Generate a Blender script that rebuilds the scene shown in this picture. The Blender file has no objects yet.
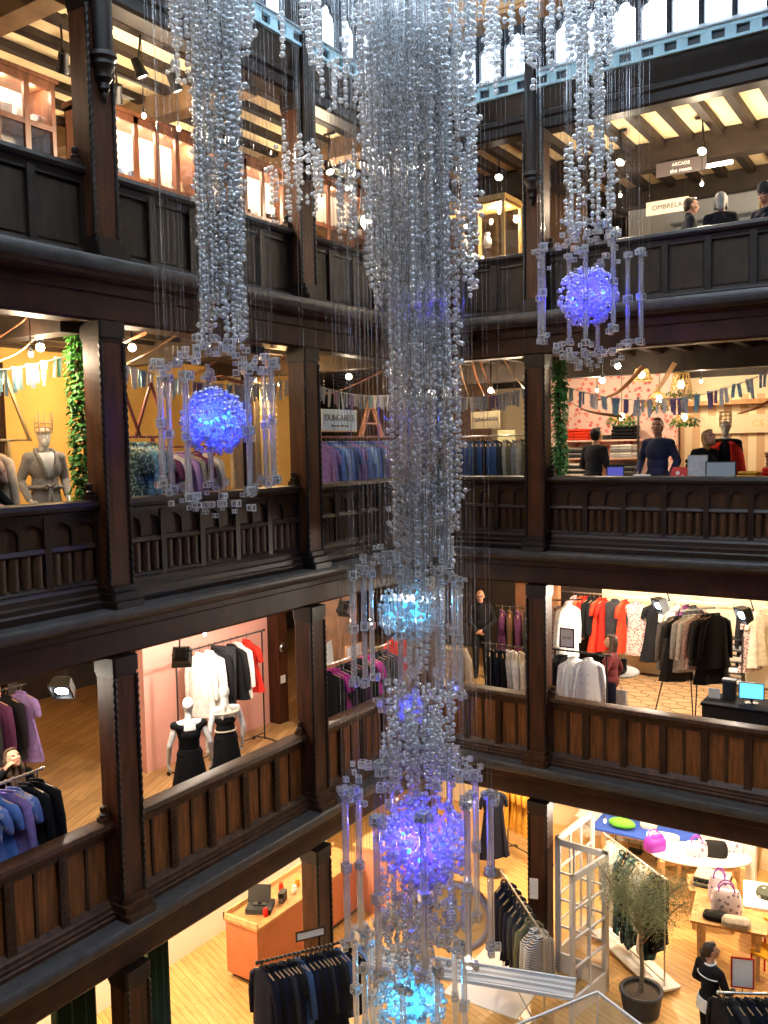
import bpy, math, random
import numpy as np
from mathutils import Matrix, Vector, noise

sc = bpy.context.scene
COL = sc.collection
PI = math.pi
RND = random.Random(7)

# ------------------------------------------------------------------ camera
cam_data = bpy.data.cameras.new('camera')
cam_data.sensor_fit = 'VERTICAL'
cam_data.sensor_height = 36.0
cam_data.lens = 36.0 * 889.47 / 1024.0
cam_data.clip_start = 0.05
cam_data.clip_end = 200
camera = bpy.data.objects.new('camera', cam_data)
COL.objects.link(camera)
YAW, PITCH, ROLL = 0.581324, -0.0732675, -0.01912598
fw = Vector((-math.sin(YAW) * math.cos(PITCH), math.cos(YAW) * math.cos(PITCH), math.sin(PITCH)))
rt = Vector((math.cos(YAW), math.sin(YAW), 0))
up = rt.cross(fw)
r2 = rt * math.cos(ROLL) + up * math.sin(ROLL)
u2 = -rt * math.sin(ROLL) + up * math.cos(ROLL)
camera.matrix_world = Matrix(((r2.x, u2.x, -fw.x, 7.4), (r2.y, u2.y, -fw.y, -12.404), (r2.z, u2.z, -fw.z, 8.2), (0, 0, 0, 1)))
sc.camera = camera

# ------------------------------------------------------------------ sky, exposure
world = bpy.data.worlds.new('overcast_sky')
sc.world = world
world.use_nodes = True
bg = world.node_tree.nodes['Background']
bg.inputs['Color'].default_value = (0.74, 0.87, 1.0, 1)
bg.inputs['Strength'].default_value = 6.0
sc.view_settings.view_transform = 'Standard'
sc.view_settings.look = 'None'
sc.view_settings.gamma = 1
sc.view_settings.use_curve_mapping = False
sc.view_settings.exposure = 0.2
sc.cycles.max_bounces = 10
sc.cycles.diffuse_bounces = 3
sc.cycles.glossy_bounces = 4
sc.cycles.transmission_bounces = 8
sc.cycles.transparent_max_bounces = 48
sc.cycles.caustics_reflective = False
sc.cycles.caustics_refractive = False
sc.cycles.sample_clamp_indirect = 6

def lamp(name, loc, power, color=(1, .74, .46), radius=.05, spot=None, aim=None, parent=None, blend=.6):
    d = bpy.data.lights.new(name, 'SPOT' if spot else 'POINT')
    d.energy = power; d.color = color; d.shadow_soft_size = radius
    o = bpy.data.objects.new(name, d)
    COL.objects.link(o)
    o.location = loc
    if spot:
        d.spot_size = math.radians(spot); d.spot_blend = blend
        v = Vector(aim) - Vector(loc)
        o.rotation_euler = v.to_track_quat('-Z', 'Y').to_euler()
    if parent: o.parent = parent
    return o

# ------------------------------------------------------------------ materials
MATS = {}
def nodes_of(m):
    m.use_nodes = True
    return m.node_tree.nodes, m.node_tree.links, m.node_tree.nodes['Principled BSDF']

def mat(name, col, rough=.6, metal=0., spec=.5, noise_amt=0., scale=20., stretch=(1, 1, 1), bump=0., sheen=0., emit=None, estr=0., coat=0.):
    """plain surface with an optional noise variation of its own colour"""
    if name in MATS: return MATS[name]
    m = bpy.data.materials.new(name); n, l, b = nodes_of(m)
    b.inputs['Base Color'].default_value = (*col, 1)
    b.inputs['Roughness'].default_value = rough
    b.inputs['Metallic'].default_value = metal
    b.inputs['Specular IOR Level'].default_value = spec
    if sheen: b.inputs['Sheen Weight'].default_value = sheen
    if coat: b.inputs['Coat Weight'].default_value = coat
    if emit:
        b.inputs['Emission Color'].default_value = (*emit, 1); b.inputs['Emission Strength'].default_value = estr
    if noise_amt or bump:
        tc = n.new('ShaderNodeTexCoord'); mp = n.new('ShaderNodeMapping'); nz = n.new('ShaderNodeTexNoise')
        mp.inputs['Scale'].default_value = stretch; nz.inputs['Scale'].default_value = scale; nz.inputs['Detail'].default_value = 4
        l.new(tc.outputs['Object'], mp.inputs['Vector']); l.new(mp.outputs[0], nz.inputs['Vector'])
        if noise_amt:
            r = n.new('ShaderNodeValToRGB')
            r.color_ramp.elements[0].position = .3; r.color_ramp.elements[1].position = .7
            r.color_ramp.elements[0].color = (*[c * (1 - noise_amt) for c in col], 1)
            r.color_ramp.elements[1].color = (*[min(1, c * (1 + noise_amt)) for c in col], 1)
            l.new(nz.outputs['Fac'], r.inputs[0]); l.new(r.outputs[0], b.inputs['Base Color'])
        if bump:
            bp = n.new('ShaderNodeBump'); bp.inputs['Strength'].default_value = bump; bp.inputs['Distance'].default_value = .01
            l.new(nz.outputs['Fac'], bp.inputs['Height']); l.new(bp.outputs[0], b.inputs['Normal'])
    MATS[name] = m
    return m

def mat_spots(name, base, spot, scale=30, size=.35, base2=None, rough=.75):
    """print of round motifs over a cloth or paper ground"""
    if name in MATS: return MATS[name]
    m = bpy.data.materials.new(name); n, l, b = nodes_of(m)
    tc = n.new('ShaderNodeTexCoord'); v = n.new('ShaderNodeTexVoronoi'); v.inputs['Scale'].default_value = scale
    l.new(tc.outputs['Object'], v.inputs['Vector'])
    r = n.new('ShaderNodeValToRGB'); r.color_ramp.interpolation = 'CONSTANT'
    r.color_ramp.elements[0].color = (*spot, 1); r.color_ramp.elements[1].position = size; r.color_ramp.elements[1].color = (*base, 1)
    if base2:
        e = r.color_ramp.elements.new(size * .45); e.color = (*base2, 1)
    l.new(v.outputs['Distance'], r.inputs[0]); l.new(r.outputs[0], b.inputs['Base Color'])
    b.inputs['Roughness'].default_value = rough
    MATS[name] = m
    return m

def mat_bands(name, c1, c2, axis='Z', scale=10, rough=.7, pos=.5, profile='SIN', dist=0.):
    """stripes or planks"""
    if name in MATS: return MATS[name]
    m = bpy.data.materials.new(name); n, l, b = nodes_of(m)
    tc = n.new('ShaderNodeTexCoord'); w = n.new('ShaderNodeTexWave')
    w.bands_direction = axis; w.inputs['Scale'].default_value = scale; w.wave_profile = profile
    w.inputs['Distortion'].default_value = dist
    l.new(tc.outputs['Object'], w.inputs['Vector'])
    r = n.new('ShaderNodeValToRGB'); r.color_ramp.interpolation = 'CONSTANT'
    r.color_ramp.elements[0].color = (*c1, 1); r.color_ramp.elements[1].position = pos; r.color_ramp.elements[1].color = (*c2, 1)
    l.new(w.outputs['Fac'], r.inputs[0]); l.new(r.outputs[0], b.inputs['Base Color'])
    b.inputs['Roughness'].default_value = rough
    MATS[name] = m
    return m

def mat_planks(name, c1, c2, cgap, rot=0., w=.14, ln=1.6, rough=.35):
    if name in MATS: return MATS[name]
    m = bpy.data.materials.new(name); n, l, b = nodes_of(m)
    tc = n.new('ShaderNodeTexCoord'); mp = n.new('ShaderNodeMapping'); mp.inputs['Rotation'].default_value = (0, 0, rot)
    br = n.new('ShaderNodeTexBrick'); br.inputs['Scale'].default_value = 1
    br.inputs['Brick Width'].default_value = ln; br.inputs['Row Height'].default_value = w; br.inputs['Mortar Size'].default_value = .004
    br.inputs['Color1'].default_value = (*c1, 1); br.inputs['Color2'].default_value = (*c2, 1); br.inputs['Mortar'].default_value = (*cgap, 1)
    l.new(tc.outputs['Object'], mp.inputs[0]); l.new(mp.outputs[0], br.inputs['Vector'])
    mp2 = n.new('ShaderNodeMapping'); mp2.inputs['Scale'].default_value = (1.5, 22, 1); nz = n.new('ShaderNodeTexNoise'); nz.inputs['Scale'].default_value = 1.6
    l.new(mp.outputs[0], mp2.inputs[0]); l.new(mp2.outputs[0], nz.inputs['Vector'])
    mx = n.new('ShaderNodeMix'); mx.data_type = 'RGBA'; mx.blend_type = 'OVERLAY'; mx.inputs[0].default_value = .55
    l.new(br.outputs['Color'], mx.inputs[6]); l.new(nz.outputs['Fac'], mx.inputs[7]); l.new(mx.outputs[2], b.inputs['Base Color'])
    b.inputs['Roughness'].default_value = rough
    MATS[name] = m
    return m

def mat_pane(name, tint=(.98, .99, 1)):
    """thin clear glazing: light passes, the surface glints at a slant"""
    if name in MATS: return MATS[name]
    m = bpy.data.materials.new(name); m.use_nodes = True; n = m.node_tree.nodes; l = m.node_tree.links; n.clear()
    o = n.new('ShaderNodeOutputMaterial'); t = n.new('ShaderNodeBsdfTransparent'); g = n.new('ShaderNodeBsdfGlossy'); mx = n.new('ShaderNodeMixShader')
    lw = n.new('ShaderNodeLayerWeight'); lw.inputs[0].default_value = .25; mr = n.new('ShaderNodeMapRange'); mr.inputs[3].default_value = .03; mr.inputs[4].default_value = .35
    t.inputs[0].default_value = (*tint, 1); g.inputs['Roughness'].default_value = .03
    l.new(lw.outputs['Facing'], mr.inputs[0]); l.new(mr.outputs[0], mx.inputs[0]); l.new(t.outputs[0], mx.inputs[1]); l.new(g.outputs[0], mx.inputs[2]); l.new(mx.outputs[0], o.inputs[0])
    MATS[name] = m
    return m

def mat_crystal(name, body=(.86, .9, .95), frost=.28, rough=.06, clear=.45, glass=.0):
    """clear crystal: light passes through the body, a little is scattered in it, the skin glints towards the rim"""
    if name in MATS: return MATS[name]
    m = bpy.data.materials.new(name); m.use_nodes = True; n = m.node_tree.nodes; l = m.node_tree.links; n.clear()
    o = n.new('ShaderNodeOutputMaterial')
    t = n.new('ShaderNodeBsdfTransparent'); t.inputs[0].default_value = (.96, .98, 1, 1)
    d = n.new('ShaderNodeBsdfTranslucent'); d2 = n.new('ShaderNodeBsdfDiffuse')
    d.inputs[0].default_value = (*body, 1); d2.inputs[0].default_value = (*body, 1)
    g = n.new('ShaderNodeBsdfGlossy'); g.inputs['Roughness'].default_value = rough; g.inputs[0].default_value = (.96, .98, 1, 1)
    rf = n.new('ShaderNodeBsdfRefraction'); rf.inputs['IOR'].default_value = 1.45; rf.inputs['Roughness'].default_value = .05
    a = n.new('ShaderNodeMixShader'); a.inputs[0].default_value = .5
    l.new(d.outputs[0], a.inputs[1]); l.new(d2.outputs[0], a.inputs[2])
    c = n.new('ShaderNodeMixShader'); c.inputs[0].default_value = glass        # see-through: straight or bent
    l.new(t.outputs[0], c.inputs[1]); l.new(rf.outputs[0], c.inputs[2])
    b = n.new('ShaderNodeMixShader'); b.inputs[0].default_value = frost
    l.new(c.outputs[0], b.inputs[1]); l.new(a.outputs[0], b.inputs[2])
    lw = n.new('ShaderNodeLayerWeight'); lw.inputs[0].default_value = .35
    mr = n.new('ShaderNodeMapRange'); mr.inputs[3].default_value = .16; mr.inputs[4].default_value = .80
    l.new(lw.outputs['Facing'], mr.inputs[0])
    mx = n.new('ShaderNodeMixShader')
    l.new(mr.outputs[0], mx.inputs[0]); l.new(b.outputs[0], mx.inputs[1]); l.new(g.outputs[0], mx.inputs[2]); l.new(mx.outputs[0], o.inputs[0])
    MATS[name] = m
    return m

OAK = mat('black_stained_oak', (.014, .008, .006), .42, spec=.35, noise_amt=.5, scale=6, stretch=(1, 1, .25), bump=.15)
OAK_POST = mat('dark_red_brown_oak', (.062, .020, .008), .45, spec=.3, noise_amt=.5, scale=7, stretch=(2, 2, .3), bump=.15)
OAK_LEDGE = mat('worn_grey_oak', (.050, .046, .044), .40, noise_amt=.35, scale=9, bump=.2)
OAK_BEAM = mat('red_brown_beam_oak', (.034, .010, .005), .5, spec=.3, noise_amt=.5, scale=5, bump=.15)
OAK_PANEL1 = mat('tawny_oak_panel', (.190, .066, .016), .5, spec=.3, noise_amt=.45, scale=8, stretch=(3, 3, .35), bump=.15)
OAK_FRAME1 = mat('umber_oak_frame', (.052, .021, .009), .45, spec=.3, noise_amt=.5, scale=8, stretch=(2, 2, .3), bump=.15)
OAK_PANEL2 = mat('brown_linenfold_oak', (.048, .021, .009), .45, spec=.3, noise_amt=.4, scale=9, stretch=(3, 3, .35), bump=.15)
OAK_FRAME2 = mat('dark_linenfold_frame', (.021, .010, .006), .42, spec=.35, noise_amt=.4, scale=9, bump=.15)
OAK_PANEL3 = mat('olive_brown_oak_panel', (.034, .023, .014), .5, spec=.3, noise_amt=.4, scale=7, stretch=(2, 2, .4), bump=.2)
OAK_FRAME3 = mat('black_brown_oak_frame', (.017, .011, .008), .42, spec=.4, noise_amt=.35, scale=8, bump=.15)
JOIST = mat('dark_ceiling_joist', (.022, .013, .009), .6, noise_amt=.4, scale=6)
BEAM_L = mat('pale_brown_timber', (.27, .17, .09), .6, noise_amt=.3, scale=4)
PLASTER = mat('cream_plaster', (.86, .70, .42), .85, noise_amt=.06, scale=3)
CREAM = mat('cream_wall_paint', (.80, .66, .44), .85, noise_amt=.05, scale=2)
WHITEP = mat('white_wall_paint', (.88, .84, .76), .8, noise_amt=.03, scale=2)
OCHRE = mat('ochre_wall_paint', (.72, .48, .15), .85, noise_amt=.08, scale=2)
PINK = mat('pink_wall_paint', (.78, .40, .33), .8, noise_amt=.04, scale=2)
DARKW = mat('dark_panelled_wall', (.030, .018, .012), .6, noise_amt=.4, scale=3)
BRONZE = mat('red_brown_joinery', (.17, .062, .030), .45, noise_amt=.35, scale=8, stretch=(2, 2, .4))
GREYMET = mat('grey_painted_iron', (.30, .36, .42), .5, noise_amt=.1, scale=6)
BLUEMET = mat('pale_blue_painted_iron', (.46, .76, .90), .5, noise_amt=.08, scale=6)
DKIRON = mat('blue_black_iron', (.030, .040, .060), .45)
BLACK = mat('matt_black_metal', (.012, .012, .013), .5)
CHROME = mat('brushed_steel', (.62, .62, .62), .28, metal=1.)
WOODL = mat('light_beech', (.58, .36, .17), .5, noise_amt=.25, scale=10)
WOODM = mat('honey_oak', (.48, .24, .09), .45, noise_amt=.3, scale=8)
HANGW = mat('wooden_hanger', (.52, .32, .15), .5)
VENEER = mat('bent_wood_strip', (.42, .17, .085), .5, noise_amt=.3, scale=6, stretch=(.4, 4, 4))
PAPER = mat('white_card', (.88, .87, .84), .7)
BULB = mat('lit_bulb', (1, .95, .85), .5, emit=(1, .86, .62), estr=28)
BULB_W = mat('lit_cool_bulb', (1, 1, 1), .5, emit=(.93, .96, 1), estr=28)
LEAF = mat('ivy_leaf', (.07, .26, .035), .5, noise_amt=.5, scale=15)
OLIVE = mat('olive_leaf', (.22, .24, .085), .6, noise_amt=.45, scale=20)
PANE = mat_pane('clear_glazing')
CRYSTAL = mat_crystal('clear_crystal_bead', frost=.38, glass=.35)
CUBE_EDGE = mat_crystal('cube_edge_highlight', frost=.75, glass=.25)  # whiter edge strips stand for light caught on the cube edges
CUBE = mat_crystal('clear_crystal_cube', frost=.18, glass=.25)
ROD = mat_crystal('clear_crystal_rod', frost=.32, glass=.25)
WIRE = mat_crystal('nylon_line', frost=.14, clear=.8)
STRING = mat('twine', (.6, .6, .58), .7)

# ------------------------------------------------------------------ mesh helpers
class MB:
    """collects shapes and links them as ONE mesh"""
    def __init__(s): s.v = []; s.f = []; s.m = []; s.cur = 0
    def add(s, V, F, M=None):
        o = len(s.v)
        if M is not None:
            V = [tuple(M @ Vector(p)) for p in V]
            if M.to_3x3().determinant() < 0: F = [tuple(reversed(f)) for f in F]
        s.v.extend(V); s.f.extend([tuple(i + o for i in f) for f in F]); s.m.extend([s.cur] * len(F))
        return s
    def box(s, x0, x1, y0, y1, z0, z1, M=None, bev=0.):
        if bev:
            b = min(bev, (x1 - x0) * .45, (y1 - y0) * .45)
            P = [(x0 + b, y0), (x1 - b, y0), (x1, y0 + b), (x1, y1 - b), (x1 - b, y1), (x0 + b, y1), (x0, y1 - b), (x0, y0 + b)]
            return s.prism(P, z0, z1, M)
        V = [(x0, y0, z0), (x1, y0, z0), (x1, y1, z0), (x0, y1, z0), (x0, y0, z1), (x1, y0, z1), (x1, y1, z1), (x0, y1, z1)]
        return s.add(V, [(0, 3, 2, 1), (4, 5, 6, 7), (0, 1, 5, 4), (1, 2, 6, 5), (2, 3, 7, 6), (3, 0, 4, 7)], M)
    def prism(s, P, z0, z1, M=None):
        n = len(P)
        V = [(x, y, z0) for x, y in P] + [(x, y, z1) for x, y in P]
        F = [tuple(range(n - 1, -1, -1)), tuple(range(n, 2 * n))] + [(i, (i + 1) % n, n + (i + 1) % n, n + i) for i in range(n)]
        return s.add(V, F, M)
    def profile(s, P, x0, x1, M=None):
        """extrude a (y,z) outline along x; outline counter-clockwise seen from +x"""
        n = len(P)
        V = [(x0, y, z) for y, z in P] + [(x1, y, z) for y, z in P]
        F = [tuple(range(n - 1, -1, -1)), tuple(range(n, 2 * n))] + [(i, (i + 1) % n, n + (i + 1) % n, n + i) for i in range(n)]
        return s.add(V, F, M)
    def rings(s, R, close=True, cap=True, M=None):
        n = len(R[0]); V = [p for r in R for p in r]; F = []
        k = len(R)
        for i in range(k - 1):
            for j in range(n if close else n - 1):
                a = i * n + j; b = i * n + (j + 1) % n
                F.append((a, b, b + n, a + n))
        if cap:
            F.append(tuple(range(n - 1, -1, -1))); F.append(tuple(range((k - 1) * n, k * n)))
        return s.add(V, F, M)
    def gem(s, h, M=None):
        """crystal cube: clear faces inside edges whitened as highlights (material slots 0 and 1)"""
        k = h * .68; keep = s.cur
        for ax in range(3):
            for sg in (-1, 1):
                def pt(u, v, w=sg * h):
                    p = [0, 0, 0]; p[ax] = w; p[(ax + 1) % 3] = u; p[(ax + 2) % 3] = v; return tuple(p)
                O = [pt(-h, -h), pt(h, -h), pt(h, h), pt(-h, h)]; I = [pt(-k, -k), pt(k, -k), pt(k, k), pt(-k, k)]
                fl = (lambda f: f if sg > 0 else tuple(reversed(f)))
                s.cur = 0; s.add(I, [fl((0, 1, 2, 3))], M)
                s.cur = 1; s.add(O + I, [fl((i, (i + 1) % 4, 4 + (i + 1) % 4, 4 + i)) for i in range(4)], M)
        s.cur = keep
        return s
    def lathe(s, P, seg=16, M=None, cap=True):
        return s.rings([[(r * math.cos(2 * PI * j / seg), r * math.sin(2 * PI * j / seg), z) for j in range(seg)] for r, z in P], M=M, cap=cap)
    def tube(s, path, r, seg=8, M=None, flat=1.):
        path = [Vector(p) for p in path]; R = []; n0 = None
        rad = r if isinstance(r, (list, tuple)) else [r] * len(path)
        for i, p in enumerate(path):
            t = (path[min(i + 1, len(path) - 1)] - path[max(i - 1, 0)])
            if t.length < 1e-9: t = Vector((0, 0, 1))
            t.normalize()
            if n0 is None:
                n0 = t.orthogonal().normalized() if abs(t.z) > .9 else Vector((0, 0, 1)).cross(t).normalized()
            n0 = (n0 - t * n0.dot(t))
            n0 = n0.normalized() if n0.length > 1e-6 else t.orthogonal().normalized()
            b = t.cross(n0)
            R.append([tuple(p + (n0 * math.cos(2 * PI * j / seg) + b * math.sin(2 * PI * j / seg) * flat) * rad[i]) for j in range(seg)])
        return s.rings(R, M=M)
    def bar(s, a, b, r, seg=8, M=None): return s.tube([a, b], r, seg, M)
    def beam(s, a, b, w, h, M=None, upv=(0, 0, 1)):
        """rectangular bar from a to b"""
        a = Vector(a); b = Vector(b); t = (b - a); L = t.length; t.normalize()
        u = Vector(upv); sd = t.cross(u)
        if sd.length < 1e-5: sd = t.orthogonal()
        sd.normalize(); u = sd.cross(t)
        mm = Matrix(((t.x, sd.x, u.x, a.x), (t.y, sd.y, u.y, a.y), (t.z, sd.z, u.z, a.z), (0, 0, 0, 1)))
        if M is not None: mm = M @ mm
        return s.box(0, L, -w / 2, w / 2, -h / 2, h / 2, mm)
    def ell(s, c, r, seg=12, rows=8, M=None):
        c = Vector(c); r = r if isinstance(r, (list, tuple)) else (r, r, r)
        P = []
        for i in range(1, rows):
            a = PI * i / rows
            P.append([(c.x + r[0] * math.sin(a) * math.cos(2 * PI * j / seg), c.y + r[1] * math.sin(a) * math.sin(2 * PI * j / seg), c.z - r[2] * math.cos(a)) for j in range(seg)])
        V = [p for q in P for p in q]; F = []
        for i in range(len(P) - 1):
            for j in range(seg):
                a = i * seg + j; b = i * seg + (j + 1) % seg
                F.append((a, b, b + seg, a + seg))
        k = len(V); V = V + [(c.x, c.y, c.z - r[2]), (c.x, c.y, c.z + r[2])]; m = (len(P) - 1) * seg
        for j in range(seg):
            F.append((k, (j + 1) % seg, j)); F.append((k + 1, m + j, m + (j + 1) % seg))
        return s.add(V, F, M)
    def cap(s, a, b, ra, rb, seg=12, flat=None):
        """closed tapering limb with rounded ends"""
        a = Vector(a); b = Vector(b); t = b - a; L = t.length
        q = t.to_track_quat('Z', 'Y').to_matrix().to_4x4() if L > 1e-6 else Matrix()
        P = []
        for i in range(1, 4):
            w = PI / 2 * i / 4
            P.append((ra * math.sin(w), -ra * math.cos(w)))
        P += [(ra, 0), (rb, L)]
        for i in range(1, 4):
            w = PI / 2 * i / 4
            P.append((rb * math.cos(w), L + rb * math.sin(w)))
        return s.lathe(P, seg, Matrix.Translation(a) @ q)
    def mesh(s, name, mats, smooth=35):
        me = bpy.data.meshes.new(name)
        me.from_pydata(s.v, [], s.f)
        for x in (mats if isinstance(mats, (list, tuple)) else [mats]): me.materials.append(x)
        if isinstance(mats, (list, tuple)) and len(mats) > 1: me.polygons.foreach_set('material_index', s.m)
        if smooth:
            me.polygons.foreach_set('use_smooth', [True] * len(me.polygons))
            if smooth < 180: me.set_sharp_from_angle(angle=math.radians(smooth))
        me.update()
        return me

def link(name, data, parent=None, loc=None, rotz=None):
    o = bpy.data.objects.new(name, data)
    COL.objects.link(o)
    if parent is not None: o.parent = parent
    if loc is not None: o.location = loc
    if rotz is not None: o.rotation_euler = (0, 0, rotz)
    return o

def part(name, mb, m, parent, label=None, loc=None, smooth=35):
    o = link(name, mb.mesh(name, m, smooth), parent, loc)
    if label: o['label'] = label
    return o

def tag(o, label, cat, group=None):
    o['label'] = label; o['category'] = cat
    if group: o['group'] = group
    return o

def thing(name, label, cat, loc=(0, 0, 0), rotz=0, group=None):
    return tag(link(name, None, None, loc, rotz), label, cat, group)

def solo(name, mb, m, label, cat, group=None, loc=None, rotz=None, smooth=35):
    return tag(link(name, mb.mesh(name, m, smooth), None, loc, rotz), label, cat, group)

def struct(name, mb, m, parent=None, smooth=35, loc=None, rotz=None):
    o = link(name, mb.mesh(name, m, smooth), parent, loc, rotz)
    if parent is None: o['kind'] = 'structure'
    return o

def text(body, size, parent, m, loc, rot, name='lettering', depth=.003):
    c = bpy.data.curves.new(name, 'FONT'); c.body = body; c.size = size; c.extrude = depth
    c.align_x = 'CENTER'; c.align_y = 'CENTER'; c.materials.append(m)
    o = link(name, c); bpy.context.view_layer.update()
    me = bpy.data.meshes.new_from_object(o.evaluated_get(bpy.context.evaluated_depsgraph_get()))
    bpy.data.objects.remove(o)
    o = link(name, me, parent, loc); o.rotation_euler = rot
    return o

ORD = ['first', 'second', 'third', 'fourth', 'fifth', 'sixth', 'seventh', 'eighth', 'ninth', 'tenth', 'eleventh', 'twelfth', 'thirteenth', 'fourteenth', 'fifteenth',
       'sixteenth', 'seventeenth', 'eighteenth', 'nineteenth', 'twentieth', 'twenty-first', 'twenty-second', 'twenty-third', 'twenty-fourth', 'twenty-fifth', 'twenty-sixth',
       'twenty-seventh', 'twenty-eighth', 'twenty-ninth', 'thirtieth']
LEFT, RIGHT = -PI / 2, PI      # turns of a gallery front: local x along it, local y out into the atrium

# ------------------------------------------------------------------ added fill light for the shops (bulbs and cords built further down)
FILL_LAMPS = [  # place, watts, colour
 ((4.04, 1.36, 11.95), 153, 'w'), ((2.87, 1.21, 11.95), 119, 'w'), ((0.96, 0.96, 11.95), 94, 'w'), ((5.2, 1.4, 11.95), 187, 'w'), ((5.4, 3.2, 11.95), 119, 'w'),
 ((-0.42, -5.25, 11.95), 153, 'w'), ((-0.4, -4.74, 11.95), 153, 'w'), ((-1.6, -8.2, 11.95), 178, 'w'), ((-1.0, -1.2, 12.0), 153, 'w'), ((-2.4, -7.0, 11.95), 178, 'w'), ((-2.6, -3.4, 11.95), 229, 'w'),
 ((-0.55, -6.75, 9.2), 128, 'w'), ((-1.0, -5.3, 9.2), 102, 'w'), ((-2.6, -4.4, 9.1), 136, 'y'), ((-1.6, -1.6, 9.2), 119, 'y'), ((0.0, 1.4, 9.0), 76, 'w'), ((0.9, 1.6, 9.0), 76, 'w'), ((-2.6, -8.0, 9.1), 102, 'y'),
 ((2.0, 2.6, 9.1), 75, 'w'), ((5.2, 2.8, 9.2), 136, 'w'), ((3.6, 3.2, 9.2), 94, 'w'),
 ((-1.6, -3.4, 5.6), 175, 'c'), ((-1.2, -7.2, 5.5), 117, 'c'), ((-2.9, -6.5, 5.7), 87, 'w'), ((-1.0, -0.9, 5.6), 97, 'c'), ((0.2, 2.0, 5.8), 91, 'w'), ((1.2, 4.2, 5.7), 280, 'c'), ((2.6, 3.9, 5.7), 340, 'c'), ((4.2, 3.8, 5.7), 330, 'c'), ((5.9, 3.0, 5.9), 183, 'w'), ((-6.0, -3.2, 5.8), 78, 'y'),
 ((-2.2, -3.6, 2.7), 430, 'w'), ((-1.8, -0.6, 2.7), 330, 'w'), ((-2.0, -6.4, 2.7), 399, 'w'), ((0.6, 2.4, 2.7), 390, 'w'), ((2.6, 3.4, 2.7), 461, 'w'), ((4.6, 2.6, 2.7), 461, 'w'), ((6.6, 2.0, 2.7), 355, 'w'), ((2.75, .85, 2.25), 55, 'c'),
]
LCOL = {'w': (1, .79, .54), 'y': (1, .62, .28), 'c': (1, .87, .72)}
# ------------------------------------------------------------------ the setting: floors, outer walls, roof
LEV = {3: dict(F=10.0, lt=10.10, lb=9.93, rail=11.02, bb=9.50, top=12.70),
       2: dict(F=6.70, lt=6.62, lb=6.49, rail=7.72, bb=6.10, top=9.50),
       1: dict(F=3.35, lt=3.36, lb=3.20, rail=4.38, bb=2.78, top=6.10)}
XW, XE, YS, YN = -7.8, 10.0, -14.6, 6.4
FLOOR0 = mat_planks('golden_floorboards', (.66, .40, .15), (.58, .33, .11), (.20, .10, .04), .35, .11, 1.4, .32)
FLOOR1 = mat_planks('honey_floorboards', (.50, .30, .12), (.36, .20, .08), (.10, .05, .02), 1.2, .16, 2.2, .4)
FLOOR2 = mat_planks('brown_floorboards', (.36, .20, .09), (.28, .15, .07), (.08, .04, .02), 0, .16, 2.2, .45)
struct('floor', MB().box(XW, XE, YS, YN, -.2, 0), FLOOR0)
for k in (1, 2, 3):
    F = LEV[k]['F']
    mb = MB().box(XW, .0, YS, YN, F - .1, F).box(.0, XE, 0, YN, F - .1, F)
    struct('floor', mb, FLOOR1 if k == 1 else FLOOR2)
for name, a in (('wall_west', (XW - .2, XW, YS, YN)), ('wall_north', (XW, XE, YN, YN + .2)), ('wall_east', (XE, XE + .2, YS, YN))):
    struct(name, MB().box(*a, 0, 13.2 if name != 'wall_east' else 16.6), DARKW)
struct('wall_south', MB().box(XW, XE, YS - .2, YS, 0, 16.6), DARKW)

# ceilings with joists and cross beams (only the two upper galleries show theirs)
def joist_mesh(y0, y1, z0, z1, w=.12):
    return MB().box(-w / 2, w / 2, y0, y1, z0, z1).mesh('joist', JOIST)
for zc, tag_ in ((9.72, 2), (12.92, 3)):
    mb = MB().box(XW, -.15, YS, YN, zc, zc + .1).box(-.15, XE, .15, YN, zc, zc + .1)
    ce = struct('ceiling', mb, PLASTER)
    ja = joist_mesh(YS, YN, zc - .09, zc); jb = joist_mesh(.15, YN, zc - .13, zc)
    x = -.45
    while x > XW + .2:
        link('joist', ja, ce, (x, 0, 0)); x -= .5
    x = .1
    while x < XE - .2:
        link('joist', jb, ce, (x, 0, 0)); x += .45
    xb = MB().box(-1, XE, 2.0, 2.26, zc - .42, zc - .02).mesh('cross_beam', JOIST)
    link('cross_beam', xb, ce)
    xb = MB().box(-1, XE, 4.3, 4.5, zc - .38, zc - .02).mesh('cross_beam', JOIST); link('cross_beam', xb, ce)
    bm_ = MB().box(XW, -.16, -.13, .13, zc - .32, zc - .02).mesh('cross_beam', BEAM_L if tag_ == 3 else JOIST)
    for y in (-9.3, -6.55, -3.75, -1.0):
        link('cross_beam', bm_, ce, (0, y, 0))
for k, zc in ((1, 6.28), (0, 2.95)):
    struct('ceiling', MB().box(XW, -.15, YS, YN, zc, zc + .08).box(-.15, XE, .15, YN, zc, zc + .08), CREAM)
# lead roof over the galleries
struct('roof', MB().box(XW, -.15, YS, YN, 13.06, 13.2).box(-.15, XE, .15, YN, 13.06, 13.2), DARKW)

# glazed roof over the atrium
rf = struct('roof', MB().box(-.1, XE, YS, .1, 16.60, 16.62), PANE)
rm = MB().box(-.06, .06, YS, .1, 16.42, 16.6).mesh('rafter', DKIRON)
for i in range(9): link('rafter', rm, rf, (.05 + i * 1.22, 0, 0))
rm = MB().box(0, XE, -.09, .09, 16.34, 16.6).mesh('purlin', DKIRON)
for i in range(5): link('purlin', rm, rf, (0, -.1 - i * 3.5, 0))
# tie beam near the corner and the grid the glass hangs from
struct('trim_1', MB().box(1.06, 9.9, -1.0, -.55, 14.09, 14.75).box(1.06, 9.9, -.99, -.56, 14.03, 14.09), mat('orange_brown_tie_beam', (.52, .27, .09), .55, noise_amt=.25, scale=3))

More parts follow.
